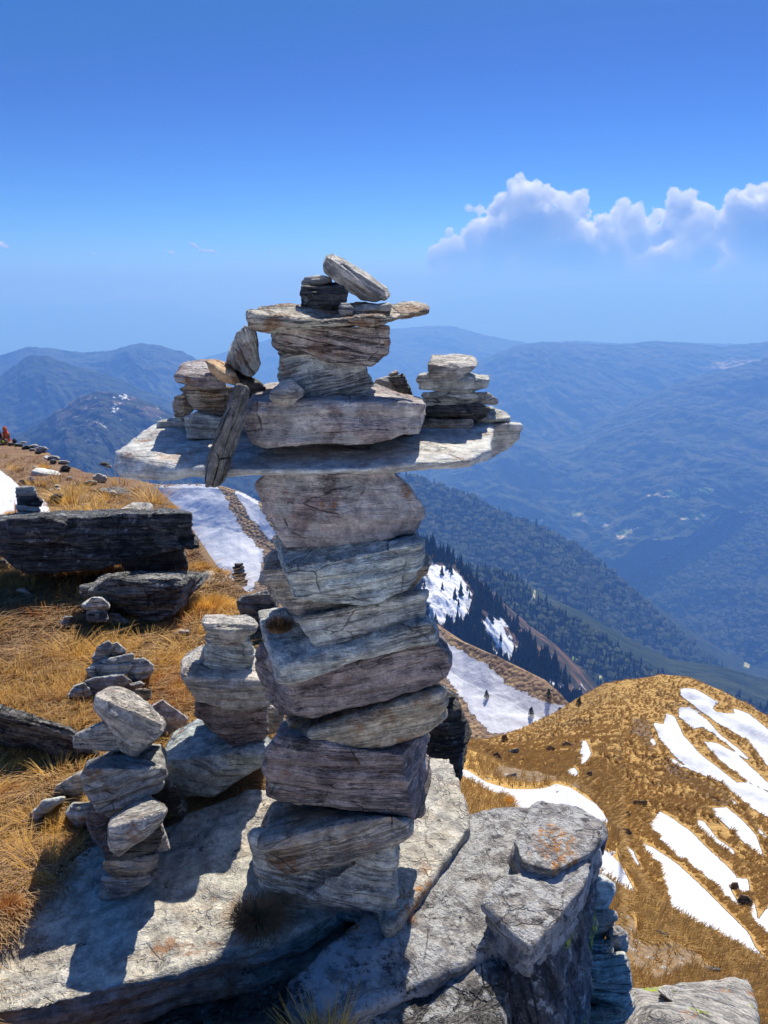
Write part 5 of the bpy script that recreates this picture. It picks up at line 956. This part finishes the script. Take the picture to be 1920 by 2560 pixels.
tussock('brown moss in the hollow between the lichened blocks', CE, 1030, 590, 100, 70, 'grassred', 44, 300, Y=1.80, group=None, droop=.7)
tussock('dry grass clump by the snow strip right of the column', CG, 350, 735, 80, 70, 'grass', 45, 260, Y=13.0, group=None)

# ------------------------------------------------------------------ small dark trees on the snow spur
def at_grid(G, x, y):
    gx_, gy_ = to_px(G); d = (gx_ - x) ** 2 + (gy_ - y) ** 2; i = np.unravel_index(d[20:-20].argmin(), d[20:-20].shape); return G[20:-20][i]
M['bark'] = leaf_mat('bark', (.06, .04, .03), (.09, .06, .045))
def tree(label, x, y, hpx, G, seed):
    p = at_grid(G, x, y); h = hpx / FPX * p[1] * 1.1; r = random.Random(seed); e = empty('conifer_tree', p); tag(e, label, 'tree', 'small dark trees on the snow spur')
    v, f = [], []
    for i in range(7):
        a = 2 * math.pi * i / 7; v += [(math.cos(a) * h * .045, math.sin(a) * h * .045, -h * .1), (math.cos(a) * h * .012, math.sin(a) * h * .012, h * .8)]
    for i in range(7): f.append((2 * i, 2 * ((i + 1) % 7), 2 * ((i + 1) % 7) + 1, 2 * i + 1))
    link('trunk', mesh_from('trunk', np.array(v), np.array(f)), M['bark'], e)
    v, f = [], []
    for _ in range(420):
        z = r.uniform(.12, 1.0); rad = .34 * (1 - z) ** .7 + .03; a = r.uniform(0, 6.3); q = rad * math.sqrt(r.random()); s = h * .07 * r.uniform(.6, 1.3); c = Vector((math.cos(a) * q * h, math.sin(a) * q * h, z * h)); b = len(v)
        for _k in range(4): v.append(tuple(c + Vector((r.uniform(-1, 1), r.uniform(-1, 1), r.uniform(-.7, .7))) * s))
        f.append((b, b + 1, b + 2, b + 3))
    link('crown', mesh_from('crown', np.array(v), np.array(f), False), M['fir'], e)
for k, (lb, u, v, h) in enumerate([('small dark tree high on the left of the snow slope', 232, 215, 22), ('dark tree on the snow at the upper right of the spur', 548, 215, 26), ('dark tree low on the snow slope, left of the largest one', 460, 305, 26), ('largest dark tree where the snow spur meets the golden hill', 606, 340, 44), ('tree at the rim between the snow spur and the forest', 700, 255, 26)]):
    tree(lb, *cr(CG, u, v), h, GC if k < 4 else G2, k + 1)
# dark rocks on the golden hill
for k, (lb, u, v, w, h) in enumerate([('black rock beside the narrow snow tongue on the golden hill', 755, 600, 50, 70), ('dark rocks at the upper left of the golden hill', 640, 450, 70, 50), ('dark rock left of the golden hill by the brown patch', 290, 510, 60, 60), ('dark rock on the ridge between spur and golden hill', 325, 415, 40, 60),
  ('layered rocks in the middle gully of the golden hill', 1010, 740, 120, 40), ('black rock at the gully mouth above the small snow dab', 940, 800, 70, 50), ('dark boulder at the lower end of the big snow field', 1490, 1165, 60, 50),
  ('larger dark boulder below the big snow field', 1540, 1235, 90, 70), ('brown overhang rock in the gully of the golden hill', 920, 900, 110, 80), ('flat rock plates on the near slope', 1110, 1410, 90, 40), ('long flat rock plate on the near slope', 1360, 1590, 120, 36), ('small outcrop left of the black rock on the hill', 560, 470, 60, 40), ('grey rock ledge at the top of the near brown patch', 380, 480, 60, 30)]):
    X0, Y0 = cr(CG, u, v + h * .35); g_ = at_grid(G1 if 'near' in lb else G2, X0, Y0); Yd = g_[1]; F_ = [(u + w * .48 * math.cos(a) * rk.uniform(.55, 1.15), v + h * .40 * math.sin(a) * rk.uniform(.5, 1.15)) for a in [2 * math.pi * i / 7 + rk.uniform(-.3, .3) for i in range(7)]]
    S('hill_rock', lb, CG, F_, Yd, dep=w * CG[2] * Yd / FPX * .8, mat='hillrock' if 'flat' not in lb and 'grey' not in lb else 'darkfar', cat='rock', chips=3, rel=2.5, group='rocks on the golden hill' if 'near' not in lb else None)

# ------------------------------------------------------------------ the people at the crest, far left
def person(label, x, y, hpx, Y, cloth, seed, turn=0.0):
    """seated, seen from behind over the crest; shawl over head and back"""
    base = P(x, y, Y); s = hpx / FPX * Y / .92; e_bm = bmesh.new(); sk = e_bm.verts.layers.skin.verify()
    J = [((0, 0, .05), .17), ((0, -.01, .25), .15), ((0, .02, .45), .155), ((0, .03, .56), .07), ((0, .02, .64), .075), ((0, .02, .74), .095), ((0, .02, .82), .07),
         ((-.19, .02, .48), .06), ((-.25, -.06, .28), .05), ((-.14, -.22, .18), .038), ((.19, .02, .48), .06), ((.25, -.06, .28), .05), ((.14, -.22, .18), .038),
         ((-.14, -.25, .06), .09), ((-.2, -.42, .26), .07), ((-.16, -.55, -.02), .05), ((.14, -.25, .06), .09), ((.2, -.42, .26), .07), ((.16, -.55, -.02), .05)]
    E = [(0, 1), (1, 2), (2, 3), (3, 4), (4, 5), (5, 6), (2, 7), (7, 8), (8, 9), (2, 10), (10, 11), (11, 12), (0, 13), (13, 14), (14, 15), (0, 16), (16, 17), (17, 18)]
    vs = []
    for (c, r_) in J: w = e_bm.verts.new([q_ * s for q_ in c]); w[sk].radius = (r_ * s, r_ * s); vs.append(w)
    for a, b in E: e_bm.edges.new((vs[a], vs[b]))
    vs[0][sk].use_root = True; me = bpy.data.meshes.new('person'); e_bm.to_mesh(me); e_bm.free()
    o = bpy.data.objects.new('tmp', me); COL.objects.link(o); o.modifiers.new('s', 'SKIN'); sb = o.modifiers.new('d', 'SUBSURF'); sb.levels = 1
    m2 = bpy.data.meshes.new_from_object(o.evaluated_get(bpy.context.evaluated_depsgraph_get())); bpy.data.objects.remove(o)
    o = link('person', m2, None); m2.materials.clear(); m2.materials.append(M['skin']); m2.polygons.foreach_set('use_smooth', np.ones(len(m2.polygons), bool)); o.location = base; o.rotation_euler = (0, 0, turn); tag(o, label, 'person')
    rings = [(0.0, .27, .24), (.12, .255, .22), (.3, .22, .19), (.46, .225, .17), (.55, .17, .14), (.62, .115, .12), (.70, .115, .13), (.80, .11, .125), (.88, .07, .08), (.91, .01, .01)]; v, f = [], []; N = 20
    for z, a, b in rings:
        for i in range(N):
            t = 2 * math.pi * i / N; wv = 1 + .05 * math.sin(t * 5 + z * 9); v.append((a * wv * math.cos(t) * s, (b * wv * math.sin(t) + .02) * s, z * s))
    for k in range(len(rings) - 1):
        for i in range(N): f.append((k * N + i, k * N + (i + 1) % N, (k + 1) * N + (i + 1) % N, (k + 1) * N + i))
    link('shawl', mesh_from('shawl', np.array(v), np.array(f)), M[cloth], o); return o
def plain(name, a, b=None, rough=.9):
    T = NT(name); tc = T.n('ShaderNodeTexCoord').outputs['Object']; n = T.noise(tc, 14, 4, .6)
    return T.end(T.bsdf(T.mix(T.ramp(n, .4, .65), a, b or tuple(x * .75 for x in a)), rough, .2, T.bump(n, .02, .6)))
M['redcloth'] = plain('red and orange cloth', (.70, .05, .02), (.72, .22, .06)); M['navycloth'] = plain('dark blue cloth', (.02, .025, .05)); M['skin'] = plain('skin', (.35, .19, .12)); M['blackcloth'] = plain('dark bundle cloth', (.03, .03, .03)); M['leafgreen'] = plain('green leaves', (.20, .32, .03))
person('person wrapped in a bright red and orange shawl sitting on the crest', *cr(CH, 82, 392), 41, 21.5, 'redcloth', 1)
person('person in dark blue clothes at the left picture edge, cut by the frame', *cr(CH, -6, 392), 38, 21.3, 'navycloth', 2)
def bundle(label, u, v, w, h, mat, seed):
    b0 = P(*cr(CH, u, v), 21.0); m = CH[2] * 21.0 / FPX; r = random.Random(seed); bm = bmesh.new(); bmesh.ops.create_icosphere(bm, subdivisions=3, radius=1)
    for q in bm.verts:
        k = .72 + .4 * abs(gn(np.array([[q.co.x * 2 + seed, q.co.y * 2, q.co.z * 2]]))[0]) + .35 * max(0, q.co.z) * (1 if abs(q.co.x) < .35 else 0)
        q.co = Vector((q.co.x * k * w * m / 2, q.co.y * k * w * m / 2, (q.co.z * k + .6) * h * m / 2))
    me = bpy.data.meshes.new('cloth_bundle'); bm.to_mesh(me); bm.free(); me.polygons.foreach_set('use_smooth', np.ones(len(me.polygons), bool)); o = link('cloth_bundle' if 'black' in mat else 'small_plant', me, M[mat]); o.location = b0; tag(o, label, 'bundle' if 'black' in mat else 'plant')
bundle('small dark bundle with a raised tip on the crest right of the people', 190, 395, 70, 60, 'blackcloth', 3)
bundle('little bright green plant between the two people on the crest', 38, 400, 46, 40, 'leafgreen', 5)
